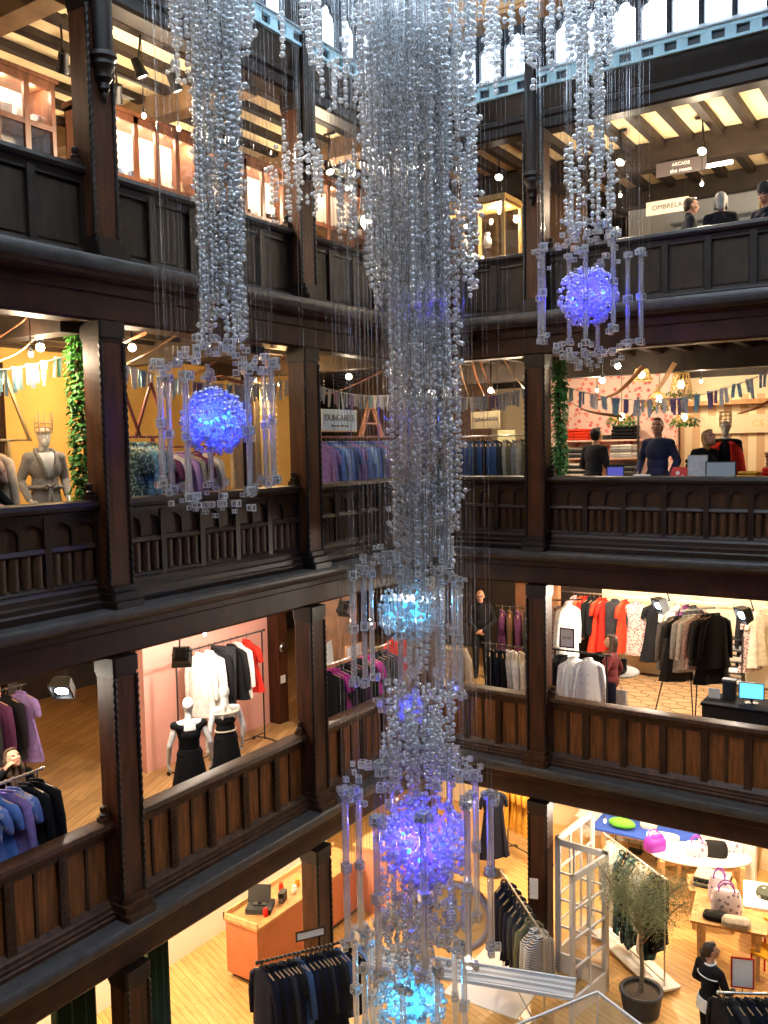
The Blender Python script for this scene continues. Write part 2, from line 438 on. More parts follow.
# ------------------------------------------------------------------ gallery fronts
BAYS = {'A': ('L', -9.455, -6.49), 'B': ('L', -6.21, -3.245), 'C': ('L', -2.965, -.2), 'D': ('R', .2, 1.92), 'E': ('R', 2.2, 5.6), 'F': ('R', 5.88, 9.6)}
BAYNAME = {'A': 'at the left edge of the picture', 'B': 'middle bay of the left wing', 'C': 'left wing, next to the corner',
           'D': 'short bay right of the corner', 'E': 'wide bay of the right wing', 'F': 'beyond the wide bay'}
LEVNAME = {3: 'top gallery', 2: 'middle gallery', 1: 'lower gallery'}

def arch_strip(mb, x0, x1, z0, z1, ztop, y0, y1, foil=False, n=14):
    """plate between a pointed (or trefoil) arch and a straight top, with the arch's reveal"""
    P = []
    w = x1 - x0
    for i in range(n + 1):
        t = i / n
        if foil:
            d = abs(t - .5)
            h = .50 + math.sqrt(max(0, .24 ** 2 - d ** 2)) / .24 * .50 if d < .24 else math.sqrt(max(0, 1 - ((d - .24) / .26) ** 2)) * .46
        else:
            d = t if t < .5 else 1 - t
            h = math.sqrt(max(0, 1 - (1 - 2 * d) ** 2)) * .78 + .22 * 2 * d
        P.append((x0 + w * t, z0 + (z1 - z0) * h))
    V = []; F = []
    for x, z in P: V += [(x, y1, z), (x, y1, ztop), (x, y0, z)]
    for i in range(n):
        a = 3 * i; b = a + 3
        F += [(a, a + 1, b + 1, b), (a, b, b + 2, a + 2)]
    mb.add(V, F)

def balustrade(bay, k):
    side, c0, c1 = BAYS[bay]; L = LEV[k]; ln = c1 - c0; c = (c0 + c1) / 2
    loc = (0, c, 0) if side == 'L' else (c, 0, 0)
    desc = {3: 'plain-panelled black oak balustrade', 2: 'arch-carved dark oak balustrade', 1: 'tawny plank-panelled oak balustrade'}[k]
    t = thing('balustrade', f'{desc}, {LEVNAME[k]}, {BAYNAME[bay]}', 'balustrade', loc, LEFT if side == 'L' else RIGHT)
    x0, x1 = -ln / 2, ln / 2
    r = L['rail']; z0 = L['lt']
    pm, fm = {3: (OAK_PANEL3, OAK_FRAME3), 2: (OAK_PANEL2, OAK_FRAME2), 1: (OAK_PANEL1, OAK_FRAME1)}[k]
    # handrail: rounded, moulded
    P = [(-.12, r - .05), (-.10, r - .12), (-.03, r - .13), (.04, r - .15), (.05, r - .11), (.085, r - .09), (.10, r - .055), (.085, r - .012), (.05, r), (-.10, r), (-.12, r - .02)]
    part('handrail', MB().profile(P, x0, x1), {3: OAK_FRAME3, 2: OAK, 1: OAK_FRAME1}[k], t)
    # plinth mouldings stepping out to the ledge
    zp = {3: 10.2, 2: 6.88, 1: 3.52}[k]; h = zp - z0
    P = [(-.08, z0), (.135, z0), (.135, z0 + h * .26), (.115, z0 + h * .34), (.115, z0 + h * .52), (.085, z0 + h * .60), (.08, z0 + h * .80), (.055, z0 + h * .9), (.045, zp), (-.08, zp)]
    part('plinth', MB().profile(P, x0 + .06, x1 - .06), fm, t)
    part('backing_panel', MB().box(x0, x1, -.06, -.005, zp - .02, r - .1), pm, t)
    n = max(2, round(ln / .6)); u = ln / n
    fr = MB(); pn = MB()
    mw = {3: .085, 2: .075, 1: .10}[k]
    zt = r - .13
    fr.box(x0, x1, -.02, .035, zt - .05, zt)
    for i in range(n + 1):
        x = x0 + i * u
        a, b = max(x0, x - mw / 2), min(x1, x + mw / 2)
        fr.box(a, b, -.02, .05, zp - .01, zt)
        if k == 1 and 0 < i < n:      # chevron carving up the mullion
            for q in range(9):
                zz = zp + .05 + q * .07
                fr.beam((a + .008, .052, zz), (x, .056, zz + .035), .012, .018); fr.beam((b - .008, .052, zz), (x, .056, zz + .035), .012, .018)
    for i in range(n):
        a = x0 + i * u + mw / 2; b = x0 + (i + 1) * u - mw / 2; mid = (a + b) / 2
        if k == 1:
            fr.box(mid - .016, mid + .016, -.01, .022, zp, zt)
            fr.profile([(0, zp - .01), (.05, zp - .01), (.012, zp + .03), (0, zp + .03)], a, b)
            for q0, q1 in ((a, mid - .016), (mid + .016, b)):
                pn.box(q0 + .012, q1 - .012, -.01, .006, zp + .03, zt - .055)
        elif k == 3:
            fr.profile([(0, zp - .01), (.045, zp - .01), (.01, zp + .025), (0, zp + .025)], a, b)
            pn.box(a + .03, b - .03, -.01, .008, zp + .05, zt - .08)
        else:
            zm = 7.235
            fr.profile([(-.01, zm), (.045, zm), (.05, zm + .012), (.03, zm + .05), (-.01, zm + .06)], a, b)
            for q0, q1 in ((a, mid - .012), (mid + .012, b)):
                arch_strip(fr, q0, q1, zm + .19, zt - .065, zt - .03, -.005, .03, foil=False)
            fr.box(mid - .013, mid + .013, -.01, .034, zm + .05, zt - .04)
            s = (b - a) / 4
            for q in range(4):         # linenfold ribs with sloped feet
                xc = a + s * (q + .5)
                P = [(xc + s * .42 * math.cos(w), .002 + .04 * math.sin(w)) for w in [PI * j / 8 for j in range(9)]]
                pn.prism(P, zp + .035, zm - .012)
                fr.add([(xc - s * .48, .005, zp + .05), (xc + s * .48, .005, zp + .05), (xc + s * .48, .06, zp), (xc - s * .48, .06, zp)], [(0, 3, 2, 1)])
    part('panel_frame', fr, fm, t)
    part('carved_panels' if k == 2 else 'plank_panels', pn, pm, t)
    for x in (x0 + .05, x1 - .05):
        st = MB().box(x - .05, x + .05, -.05, .06, r - .04, r + .05).lathe([(.045, r + .05), (.05, r + .08), (.028, r + .10), (.04, r + .13), (.035, r + .16), (.01, r + .175)], 12, Matrix.Translation((x, 0, 0)))
        part('rail_stop', st, fm, t)
    return t

def rope(mb, x, y, z0, z1, r=.022, pitch=.16):
    R = []; n = int((z1 - z0) / .02)
    for i in range(n + 1):
        z = z0 + (z1 - z0) * i / n; ph = 2 * PI * z / pitch
        R.append([(x + r * (1 + .3 * math.cos(2 * (a - ph))) * math.cos(a), y + r * (1 + .3 * math.cos(2 * (a - ph))) * math.sin(a), z) for a in [2 * PI * j / 8 for j in range(8)]])
    mb.rings(R)

POSTS = {'near': ('L', -6.35, 'left-wing post, nearer of two'), 'far': ('L', -3.105, 'left-wing post, farther of two'),
         'corner': ('C', 0, 'corner post behind the bead column'), 'right': ('R', 2.06, 'first post of the right wing'), 'end': ('R', 5.74, 'post past the wide bay'), 'begin': ('L', -9.595, 'post beyond the left edge')}
def post(key, k):
    side, c, nm = POSTS[key]; L = LEV[k] if k else None
    z0 = L['lt'] if k else 0.; z1 = L['top'] if k else 2.78
    loc, rz = ((0, c, 0), LEFT) if side == 'L' else ((c, 0, 0), RIGHT) if side == 'R' else ((.05, -.05, 0), RIGHT)
    where = LEVNAME[k] if k else 'ground floor'
    t = thing('timber_post', f'dark carved oak {nm}, {where}', 'post', loc, rz)
    part('shaft', MB().box(-.14, .14, -.10, .20, z0 + (.2 if k else 0), z1 - .1, bev=.025), OAK_POST, t)
    if k:
        b = MB().box(-.19, .19, -.12, .33, z0, z0 + .07, bev=.02).box(-.175, .175, -.12, .29, z0 + .07, z0 + .15, bev=.02).box(-.155, .155, -.11, .235, z0 + .15, z0 + .215, bev=.03)
        part('base', b, OAK_FRAME1 if k == 1 else OAK, t)
    part('capital', MB().box(-.165, .165, -.10, .225, z1 - .16, z1, bev=.02).box(-.15, .15, -.10, .21, z1 - .2, z1 - .16, bev=.02), OAK, t)
    rp = MB()
    for sx in (-1, 1): rope(rp, sx * .142, .198, z0 + .22 if k else .1, z1 - .2)
    part('rope_moulding', rp, OAK, t, smooth=180)
    if k == 3 and side != 'C':
        part('corbel', MB().lathe([(.02, 11.62), (.035, 11.66), (.03, 11.70), (.055, 11.74), (.05, 11.79), (.085, 11.84), (.08, 11.9), (.115, 11.96), (.105, 12.0), (.14, 12.03), (.13, 12.07), (.10, 12.09)], 20, Matrix.Translation((0, .24, 0))), OAK, t)
        part('wall_shaft', MB().lathe([(.10, 12.08), (.10, 16.3), (.11, 16.4)], 20, Matrix.Translation((0, .24, 0))), OAK, t)
    return t

for k in (3, 2, 1):
    for b in 'ABCDE': balustrade(b, k)
    for p_ in ('near', 'far', 'corner', 'right', 'end'): post(p_, k)
for p_ in ('near', 'far', 'corner', 'right', 'end'): post(p_, 0)

# ledges and beams, one run per wing and level
def run(name, P, m, side):
    if side == 'L': mb = MB().profile(P, -.0, -YS)          # local x -> -y
    else: mb = MB().profile(P, -XE, 0)
    return struct(name, mb, m, rotz=LEFT if side == 'L' else RIGHT)
ti = 2
for k in (3, 2, 1):
    L = LEV[k]; t, b, bb = L['lt'], L['lb'], L['bb']
    for side in 'LR':
        run(f'trim_{ti}', [(-.1, b - .01), (.27, b - .01), (.30, b + .015), (.345, b + .03), (.36, b + .06), (.36, t - .03), (.345, t - .005), (.33, t), (-.1, t)], OAK_LEDGE, side); ti += 1
        run(f'trim_{ti}', [(-.15, bb), (.10, bb), (.125, bb + .03), (.125, bb + .26), (.15, bb + .28), (.15, b - .05), (.21, b - .03), (.24, b), (-.15, b)], OAK_BEAM, side); ti += 1
for side in 'LR':   # arcade beam under the clerestory, cornice, pierced iron sill
    run(f'trim_{ti}', [(-.15, 12.70), (.09, 12.70), (.12, 12.73), (.12, 12.85), (.16, 12.88), (.16, 12.94), (.13, 12.96), (.17, 13.12), (.20, 13.2), (.20, 13.25), (-.15, 13.25)], OAK, side); ti += 1
    ln = -YS if side == 'L' else XE
    mb = MB(); sg = 1 if side == 'L' else -1
    A, B = (0, ln) if side == 'L' else (-ln, 0)
    mb.box(A, B, .16, .25, 13.25, 13.285).box(A, B, .16, .25, 13.40, 13.46)
    q = A + .06
    while q < B:
        mb.box(q, q + .14, .16, .245, 13.285, 13.40); q += .30
    sl = struct(f'trim_{ti}', mb, BLUEMET, rotz=LEFT if side == 'L' else RIGHT); ti += 1
    link('slot_backing', MB().box(A, B, .10, .20, 13.25, 13.45).mesh('slot_backing', DKIRON), sl)
    link('sill_flashing', MB().profile([(-.1, 13.45), (.27, 13.45), (.27, 13.47), (.1, 13.58), (-.1, 13.58)], A, B).mesh('sill_flashing', GREYMET), sl)

# clerestory windows: trefoil-headed lights, two tiers
def clerestory(idx, side, c0, n, pitch):
    fr = MB(); ps = MB(); w = n * pitch
    for zb, zs, zt, ze in ((13.58, 14.02, 14.20, 14.62), (14.80, 15.5, 15.75, 16.45)):
        for i in range(n):
            a = i * pitch + .035; b = (i + 1) * pitch - .035
            arch_strip(fr, a, b, zs, zt, ze, -.05, .03, foil=True, n=26)
            ps.box(a - .02, b + .02, -.015, -.008, zb, zt + .02)
        for i in range(n + 1):
            x = i * pitch; fr.box(x - .036, x + .036, -.05, .04, zb, ze)
            fr.box(x - .016, x + .016, .04, .065, zb, ze)
        fr.box(0, w, -.06, .06, ze, ze + .18)
    loc = (0, c0, 0) if side == 'L' else (c0, 0, 0)
    o = struct(f'window_{idx}', fr, DKIRON, loc=loc, rotz=LEFT if side == 'L' else RIGHT)
    link('glazing', ps.mesh('glazing', PANE), o)
    return o
clerestory(1, 'L', -.25, 6, .455); clerestory(2, 'L', -3.245, 7, .423); clerestory(3, 'L', -6.49, 7, .423)
clerestory(4, 'R', 1.92, 4, .41); clerestory(5, 'R', 5.6, 8, .4135); clerestory(6, 'R', 9.6, 9, .4135)
for side, c in (('L', -.1), ('L', -3.105), ('L', -6.35), ('L', -9.6), ('R', .1), ('R', 2.06), ('R', 5.74), ('R', 9.8)):
    struct(f'trim_{ti}', MB().box(-.16, .16, -.08, .10, 13.45, 16.5, bev=.03), OAK, loc=(0, c, 0) if side == 'L' else (c, 0, 0), rotz=LEFT if side == 'L' else RIGHT); ti += 1
struct(f'trim_{ti}', MB().box(-.2, .05, YS, .1, 16.4, 16.7).box(-.2, XE, -.05, .15, 16.4, 16.7), OAK); ti += 1
struct('wall_clerestory_end', MB().box(-.15, 0, YS, -9.7, 13.2, 16.6), DARKW)

# ---- shop partitions and back walls
FLORAL = mat_spots('rose_print_paper', (.84, .58, .50), (.50, .05, .07), 9.5, .36, (.80, .26, .22))
def wall(name, a, m): return struct(name, MB().box(*a), m)
# middle gallery: ochre back wall on the left, floral and striped papers on the right
wall('wall_middle_left', (-3.75, -3.6, -12, 1.2, 6.7, 9.72), OCHRE)
wall('wall_middle_floral', (.2, 3.0, 3.9, 4.05, 6.7, 9.72), FLORAL)
STRIPEW = mat_bands('broad_stripe_paper', (.62, .40, .22), (.86, .70, .46), 'X', 1.15, .8, .5)
wall('wall_middle_striped', (3.0, 9, 4.2, 4.35, 6.7, 9.0), STRIPEW)
wall('wall_middle_upper', (-1, 9, 4.4, 4.5, 6.7, 9.72), CREAM)
wall('wall_middle_corner', (-3.6, -.4, 3.2, 3.35, 6.7, 9.72), mat('dark_umber_wall', (.10, .055, .03), .8))
# lower gallery
wall('wall_lower_pink', (-3.0, -2.85, -3.45, -.62, 3.35, 5.75), PINK)
wall('wall_lower_right', (.9, 9, 5.95, 6.1, 3.35, 6.28), CREAM)
wall('wall_lower_brown', (-.5, .45, 4.6, 4.75, 3.35, 6.28), mat('brown_panel_wall', (.22, .09, .035), .55, noise_amt=.3, scale=4))
wall('wall_lower_end', (-2.2, -2.05, -.5, 1.0, 3.35, 6.28), mat('umber_board_wall', (.16, .07, .03), .55, noise_amt=.3, scale=4))
wall('wall_lower_cream', (-4.2, -4.05, -.5, 2.5, 5.2, 6.28), CREAM)
# ground floor
wall('wall_ground_white', (-3.2, -3.05, -9, 1.2, 0, 2.95), WHITEP)
wall('wall_ground_back', (-3.0, 9, 5.2, 5.35, 0, 2.95), CREAM)
# top gallery
wall('wall_top_left', (-3.9, -3.75, -12, -4.2, 10, 12.92), CREAM)
wall('wall_top_right', (1.9, 9, 4.6, 4.75, 10, 12.92), mat('blue_grey_wall', (.40, .42, .45), .8))
wall('wall_top_corner', (-3.5, 1.4, 3.6, 3.75, 10, 12.92), mat('umber_corner_wall', (.13, .075, .04), .8))
# ------------------------------------------------------------------ clothes on rails
def garment_mb(kind, L, seed):
    R = random.Random(seed); mb = MB(); N = 30
    def ring(z, hw, ht, amp, fr=5):
        P = []
        for j in range(N):
            a = 2 * PI * j / N
            ca, sa = math.cos(a), math.sin(a)
            x = hw * math.copysign(abs(ca) ** .75, ca); y = ht * math.copysign(abs(sa) ** .8, sa)
            rp = amp * math.sin(fr * a + ph1) + amp * .6 * math.sin((fr + 3) * a + ph2)
            P.append((x * (1 + rp * 1.2), y + rp * ht * 3.2, z))
        return P
    ph1, ph2 = R.uniform(0, 6), R.uniform(0, 6)
    if kind == 'trousers':
        for s in (-1, 1):
            R_ = []
            for z, c, hw, ht in ((-.03, .09, .10, .03), (-.12, .10, .115, .045), (-.3, .105, .11, .05), (-L * .6, .11, .095, .045), (-L, .115, .085, .04)):
                R_.append([(p[0] + s * c, p[1], p[2]) for p in ring(z, hw, ht, .03)])
            mb.rings(list(reversed(R_)))
        mb.box(-.2, .2, -.035, .035, -.07, -.02)
        return mb
    fl = {'dress': .30, 'coat': .27, 'shirt': .245, 'tee': .23, 'skirt': .3}[kind]
    if kind == 'skirt':
        prof = [(-.03, .17, .03, 0), (-.07, .175, .035, 0), (-L * .5, .22, .055, .05), (-L, fl, .075, .09)]
    else:
        prof = [(-.045, .065, .04, 0), (-.075, .11, .05, 0), (-.11, .19, .055, .01), (-.17, .215, .062, .015), (-.30, .215, .066, .03)]
        if kind == 'dress': prof += [(-.42, .185, .06, .04), (-L * .7, .24, .075, .07), (-L, fl, .085, .10)]
        else: prof += [(-L * .72, .225, .068, .045), (-L, fl, .07, .06)]
    mb.rings([ring(*p) for p in reversed(prof)])
    if kind != 'skirt':
        sl = {'dress': .2, 'coat': .58, 'shirt': .55, 'tee': .2}[kind]
        for s in (-1, 1):
            w = R.uniform(-.02, .02)
            path = [(s * .15, 0, -.13), (s * .205, w * .3, -.17), (s * .245, w, -.17 - sl * .45), (s * .262, w + .01, -.17 - sl * .98), (s * .262, w + .01, -.17 - sl)]
            mb.tube(path, [.055, .068, .058, .047, .043], 10, flat=.75)
        mb.cur = 1
        mb.tube([(.068 * math.cos(a), .045 * math.sin(a), -.042 - .025 * math.sin(a)) for a in [2 * PI * j / 14 for j in range(15)]], .014, 6)
        if kind in ('coat', 'shirt'):
            mb.box(-.012, .012, .058, .074, -L + .02, -.1)
        mb.cur = 0
    return mb

def hanger_mb():
    mb = MB()
    mb.tube([(.022 * math.cos(a), 0, .055 + .022 * math.sin(a)) for a in [-.5 + 4.2 * j / 10 for j in range(11)]] + [(0, 0, .02), (0, 0, -.05)], .0035, 5)
    mb.tube([(-.2, 0, -.115), (-.1, 0, -.075), (0, 0, -.045), (.1, 0, -.075), (.2, 0, -.115)], .010, 6, flat=.8)
    mb.tube([(-.195, 0, -.118), (.195, 0, -.118)], .005, 5)
    return mb
GM = {}
def gmesh(kind, L, v):
    key = (kind, L, v)
    if key not in GM:
        GM[key] = garment_mb(kind, L, hash(key[0]) * 0 + int(L * 100) + v * 17).mesh(kind, [CREAM, CREAM], 50)
    return GM[key]
HG = hanger_mb().mesh('hanger', HANGW); HGB = hanger_mb().mesh('hanger', BLACK)
FAB = {}
def cloth(name, col, rough=.85, pattern=None):
    if name not in FAB:
        FAB[name] = mat('cloth ' + name, col, rough, noise_amt=.18, scale=14, spec=.15) if pattern is None else pattern
    return FAB[name]
C_ = dict(black=(.010, .010, .012), navy=(.008, .010, .024), white=(.86, .84, .80), ivory=(.74, .66, .52), red=(.55, .025, .015), scarlet=(.72, .05, .02), grey=(.23, .23, .24), pale_grey=(.52, .52, .53),
          denim=(.045, .09, .20), blue=(.10, .20, .52), lilac=(.28, .19, .46), sky=(.28, .42, .68), charcoal=(.035, .037, .042), teal=(.05, .17, .19), magenta=(.42, .03, .24), plum=(.10, .03, .09), beige=(.50, .38, .25),
          mustard=(.62, .30, .04), olive=(.14, .14, .08), brown=(.10, .055, .03), pink=(.70, .45, .42), rust=(.40, .10, .04), stone=(.40, .36, .30))
for k_, v_ in C_.items(): cloth(k_.replace('_', ' '), v_)
cloth('leopard print', None, pattern=mat_spots('leopard_cloth', (.55, .46, .42), (.03, .02, .02), 26, .42, (.30, .12, .12)))
cloth('red and white print', None, pattern=mat_spots('speckle_cloth', (.10, .02, .04), (.80, .74, .72), 24, .40))
cloth('floral brown', None, pattern=mat_spots('floral_cloth', (.42, .26, .18), (.62, .42, .30), 16, .4, (.25, .09, .05)))
cloth('green sequin', None, pattern=mat_spots('sequin_cloth', (.03, .07, .05), (.30, .42, .32), 30, .40, rough=.5))
cloth('teal print', None, pattern=mat_spots('teal_print_cloth', (.10, .24, .28), (.30, .46, .48), 22, .38))
cloth('black and white striped', None, pattern=mat_bands('breton_cloth', (.86, .84, .78), (.015, .015, .018), 'Z', 14, .8, .5))
cloth('blue tie-dye', None, pattern=mat_spots('tiedye_cloth', (.12, .20, .52), (.44, .46, .70), 9, .4))
cloth('white dotted', None, pattern=mat_spots('dotted_cloth', (.88, .86, .82), (.10, .09, .09), 17, .13))
cloth('floral night', None, pattern=mat_spots('night_floral', (.012, .035, .04), (.06, .22, .20), 12, .42))
cloth('pink speckled', None, pattern=mat_spots('pink_speckle', (.62, .46, .45), (.24, .12, .14), 30, .35))

def garment(kind, L, colour, loc, rz, label, group, hang='wood', trim=None, v=0, category=None):
    o = link({'tee': 'tee_shirt'}.get(kind, kind), gmesh(kind, L, v), None, loc, rz)
    for i, m in enumerate((FAB[colour], FAB[trim or colour])):
        o.material_slots[i].link = 'OBJECT'; o.material_slots[i].material = m
    tag(o, label, category or {'coat': 'jacket', 'tee': 't-shirt'}.get(kind, kind), group)
    if hang: link('hanger', HG if hang == 'wood' else HGB, o)
    return o

KW = {'coat': 'jacket', 'tee': 'short-sleeved top', 'shirt': 'long-sleeved top', 'dress': 'dress', 'trousers': 'pair of trousers', 'skirt': 'skirt'}
def rail_of(P, Q, n, seq, desc, group, hang='wood', jit=.12, turn=0.):
    """n garments along a rail from P to Q; seq gives (kind, length, colour) in turn"""
    P = Vector(P); Q = Vector(Q); R = random.Random(len(desc) * 7 + n)
    a = math.atan2(Q.y - P.y, Q.x - P.x) - PI / 2
    for i in range(n):
        t = (i + .5 + R.uniform(-.18, .18)) / n
        p = P.lerp(Q, t); k, L, c = seq[i % len(seq)]
        garment(k, L, c, (p.x, p.y, p.z - .055), a + turn + R.uniform(-jit, jit), f'{c} {KW[k]}, {ORD[i]} along the {desc}', group, hang, v=i % 4)

def clothes_rack(P, Q, z0, label, base='feet', m=BLACK, rad=.014, group=None):
    """straight rail on two uprights; P and Q are the rail's ends"""
    P = Vector(P); Q = Vector(Q); d = (Q - P); L = d.length; rz = math.atan2(d.y, d.x); h = P.z - z0
    t = thing('clothes_rack', label, 'clothes rack', (P.x, P.y, z0), rz, group)
    part('rail', MB().tube([(-.06, 0, h), (L + .06, 0, h)], rad, 10).ell((-.06, 0, h), rad * 1.5).ell((L + .06, 0, h), rad * 1.5), m, t)
    for x in (0, L):
        part('upright', MB().tube([(x, 0, .05), (x, 0, h)], rad * .9, 10), m, t)
        b = part('foot', MB().tube([(x, -.24, .04), (x, -.2, .06), (x, 0, .075), (x, .2, .06), (x, .24, .04)], rad, 8), m, t)
        for y in (-.24, .24):
            if base == 'wheels': part('caster', MB().lathe([(.01, -.012), (.034, -.012), (.036, 0), (.034, .012), (.01, .012)], 14, Matrix.Translation((x, y, .036)) @ Matrix.Rotation(PI / 2, 4, 'X')), BLACK, b)
            else: part('pad', MB().lathe([(.018, 0), (.022, .006), (.016, .03), (.01, .04)], 10, Matrix.Translation((x, y, 0))), BLACK, b)
    part('lower_bar', MB().tube([(0, 0, .16), (L, 0, .16)], rad * .8, 8), m, t)
    return t

# ------------------------------------------------------------------ people and mannequins
def melt(mb, name, voxel, mats, smooth_it=4):
    """overlapping shapes melted into one continuous skin"""
    me = bpy.data.meshes.new(name); me.from_pydata(mb.v, [], mb.f); me.update()
    o = bpy.data.objects.new(name, me); COL.objects.link(o)
    r = o.modifiers.new('r', 'REMESH'); r.mode = 'VOXEL'; r.voxel_size = voxel; r.use_smooth_shade = True
    s = o.modifiers.new('s', 'SMOOTH'); s.iterations = smooth_it; s.factor = .5
    bpy.context.view_layer.update()
    dg = bpy.context.evaluated_depsgraph_get()
    out = bpy.data.meshes.new_from_object(o.evaluated_get(dg)); out.name = name
    bpy.data.objects.remove(o); bpy.data.meshes.remove(me)
    out.materials.clear()
    for m in mats: out.materials.append(m)
    out.polygons.foreach_set('use_smooth', [True] * len(out.polygons))
    return out

SKIN = mat('warm_skin', (.56, .30, .19), .5, spec=.4); LIP = mat('lip', (.40, .13, .10), .45); EYE = mat('dark_eye', (.03, .02, .018), .3)
MANQ = mat('gloss_white_mannequin', (.86, .85, .82), .25)
HAIRS = {'black': (.012, .010, .009), 'brown': (.055, .028, .014), 'grey': (.30, .29, .28), 'blond': (.46, .29, .11), 'white': (.55, .53, .50), 'auburn': (.13, .05, .02)}

def skeleton(pose):
    J = {'pel': (0, 0, .95), 'chest': (0, .0, 1.28), 'nk': (0, -.015, 1.46), 'hd': (0, .02, 1.625)}
    for s, k in ((1, 'R'), (-1, 'L')):
        J['s' + k] = (s * .178, -.01, 1.392); J['e' + k] = (s * .222, -.03, 1.115); J['w' + k] = (s * .235, .06, .875)
        J['h' + k] = (s * .09, 0, .92); J['k' + k] = (s * .10, .02, .50); J['a' + k] = (s * .10, -.02, .085)
    for k, v in pose.items():
        if k in J: J[k] = v
    J = {k: Vector(v) for k, v in J.items()}
    ln = pose.get('lean', 0)
    if ln:
        M = Matrix.Translation((0, 0, .95)) @ Matrix.Rotation(-ln, 4, 'X') @ Matrix.Translation((0, 0, -.95))
        for k in J:
            if k[0] in 'csewn' or k in ('hd',):
                if not (k[0] in 'ew' and pose.get('free_arms')): J[k] = M @ J[k]
    return J

def hand(mb, e, w, s, curl=.5, palm=None):
    d = (w - e).normalized()
    n = Vector(palm) if palm else Vector((-s, 0, 0)); n = (n - d * n.dot(d)).normalized(); sd = d.cross(n)   # n: side the fingers close to
    for q in (-.026, -.009, .009, .026):
        mb.cap(w + d * .015 + sd * q * .6, w + d * .085 + sd * q, .015, .013, 8)
    for q, ln in ((-.028, .060), (-.0095, .076), (.0095, .080), (.028, .070)):
        b = w + d * .085 + sd * q; a1 = curl * .7; a2 = curl * 1.5
        m = b + (d * math.cos(a1) + n * math.sin(a1)) * ln * .55; t = m + (d * math.cos(a2) + n * math.sin(a2)) * ln * .5
        mb.cap(b, m, .0105, .0095, 8); mb.cap(m, t, .0095, .008, 8)
    b = w + d * .03 + sd * .028; m = b + (d * .6 + sd * .6 + n * .45).normalized() * .045; t = m + (d * .85 + n * .4 + sd * .15).normalized() * .034
    mb.cap(b, m, .0135, .0115, 8); mb.cap(m, t, .0115, .009, 8)

def body_mb(J, H, face=True, grow=0., female=False):
    mb = MB(); g = grow
    hr = .9 if not female else .98
    mb.ell(J['pel'], (.165 * hr + g, .115 + g, .13 + g), 16, 10)
    w = J['pel'].lerp(J['chest'], .45); mb.ell(w, ((.125 if female else .142) + g, .092 + g, .16 + g), 16, 10)
    mb.ell(J['chest'], ((.148 if female else .168) + g, .108 + g, .18 + g), 16, 10)
    if female:
        up_ = (J['nk'] - J['chest']).normalized(); f = Vector((1, 0, 0)).cross(up_) * -1
        for s in (-1, 1): mb.ell(J['chest'] + f * .075 + Vector((s * .07, 0, 0)) + up_ * .0, .062 + g, 12, 8)
    for k in 'RL':
        mb.cap(J['nk'] - Vector((0, 0, .045)), J['s' + k], .058 + g * .6, (.050 if female else .056) + g * .8)
        mb.cap(J['chest'], J['s' + k], .085 + g * .7, .046 + g * .7)
    return mb

def limbs(mb, J, k, arm=1., leg=1., g=0., legs=True, arms=True, female=False):
    if arms:
        mb.cap(J['s' + k], J['e' + k], .050 + g, .040 + g)
        if arm > .5:
            mb.cap(J['e' + k], J['e' + k].lerp(J['w' + k], min(1, (arm - .5) * 2)), .041 + g, .028 + g)
    if legs:
        mb.cap(J['h' + k], J['k' + k], .086 + g, .056 + g)
        if leg > .5: mb.cap(J['k' + k], J['k' + k].lerp(J['a' + k], min(1, (leg - .5) * 2)), .056 + g, .038 + g)

def head_frame(J, yaw, pitch):
    return Matrix.Translation(J['hd']) @ Matrix.Rotation(yaw, 4, 'Z') @ Matrix.Rotation(-pitch, 4, 'X')

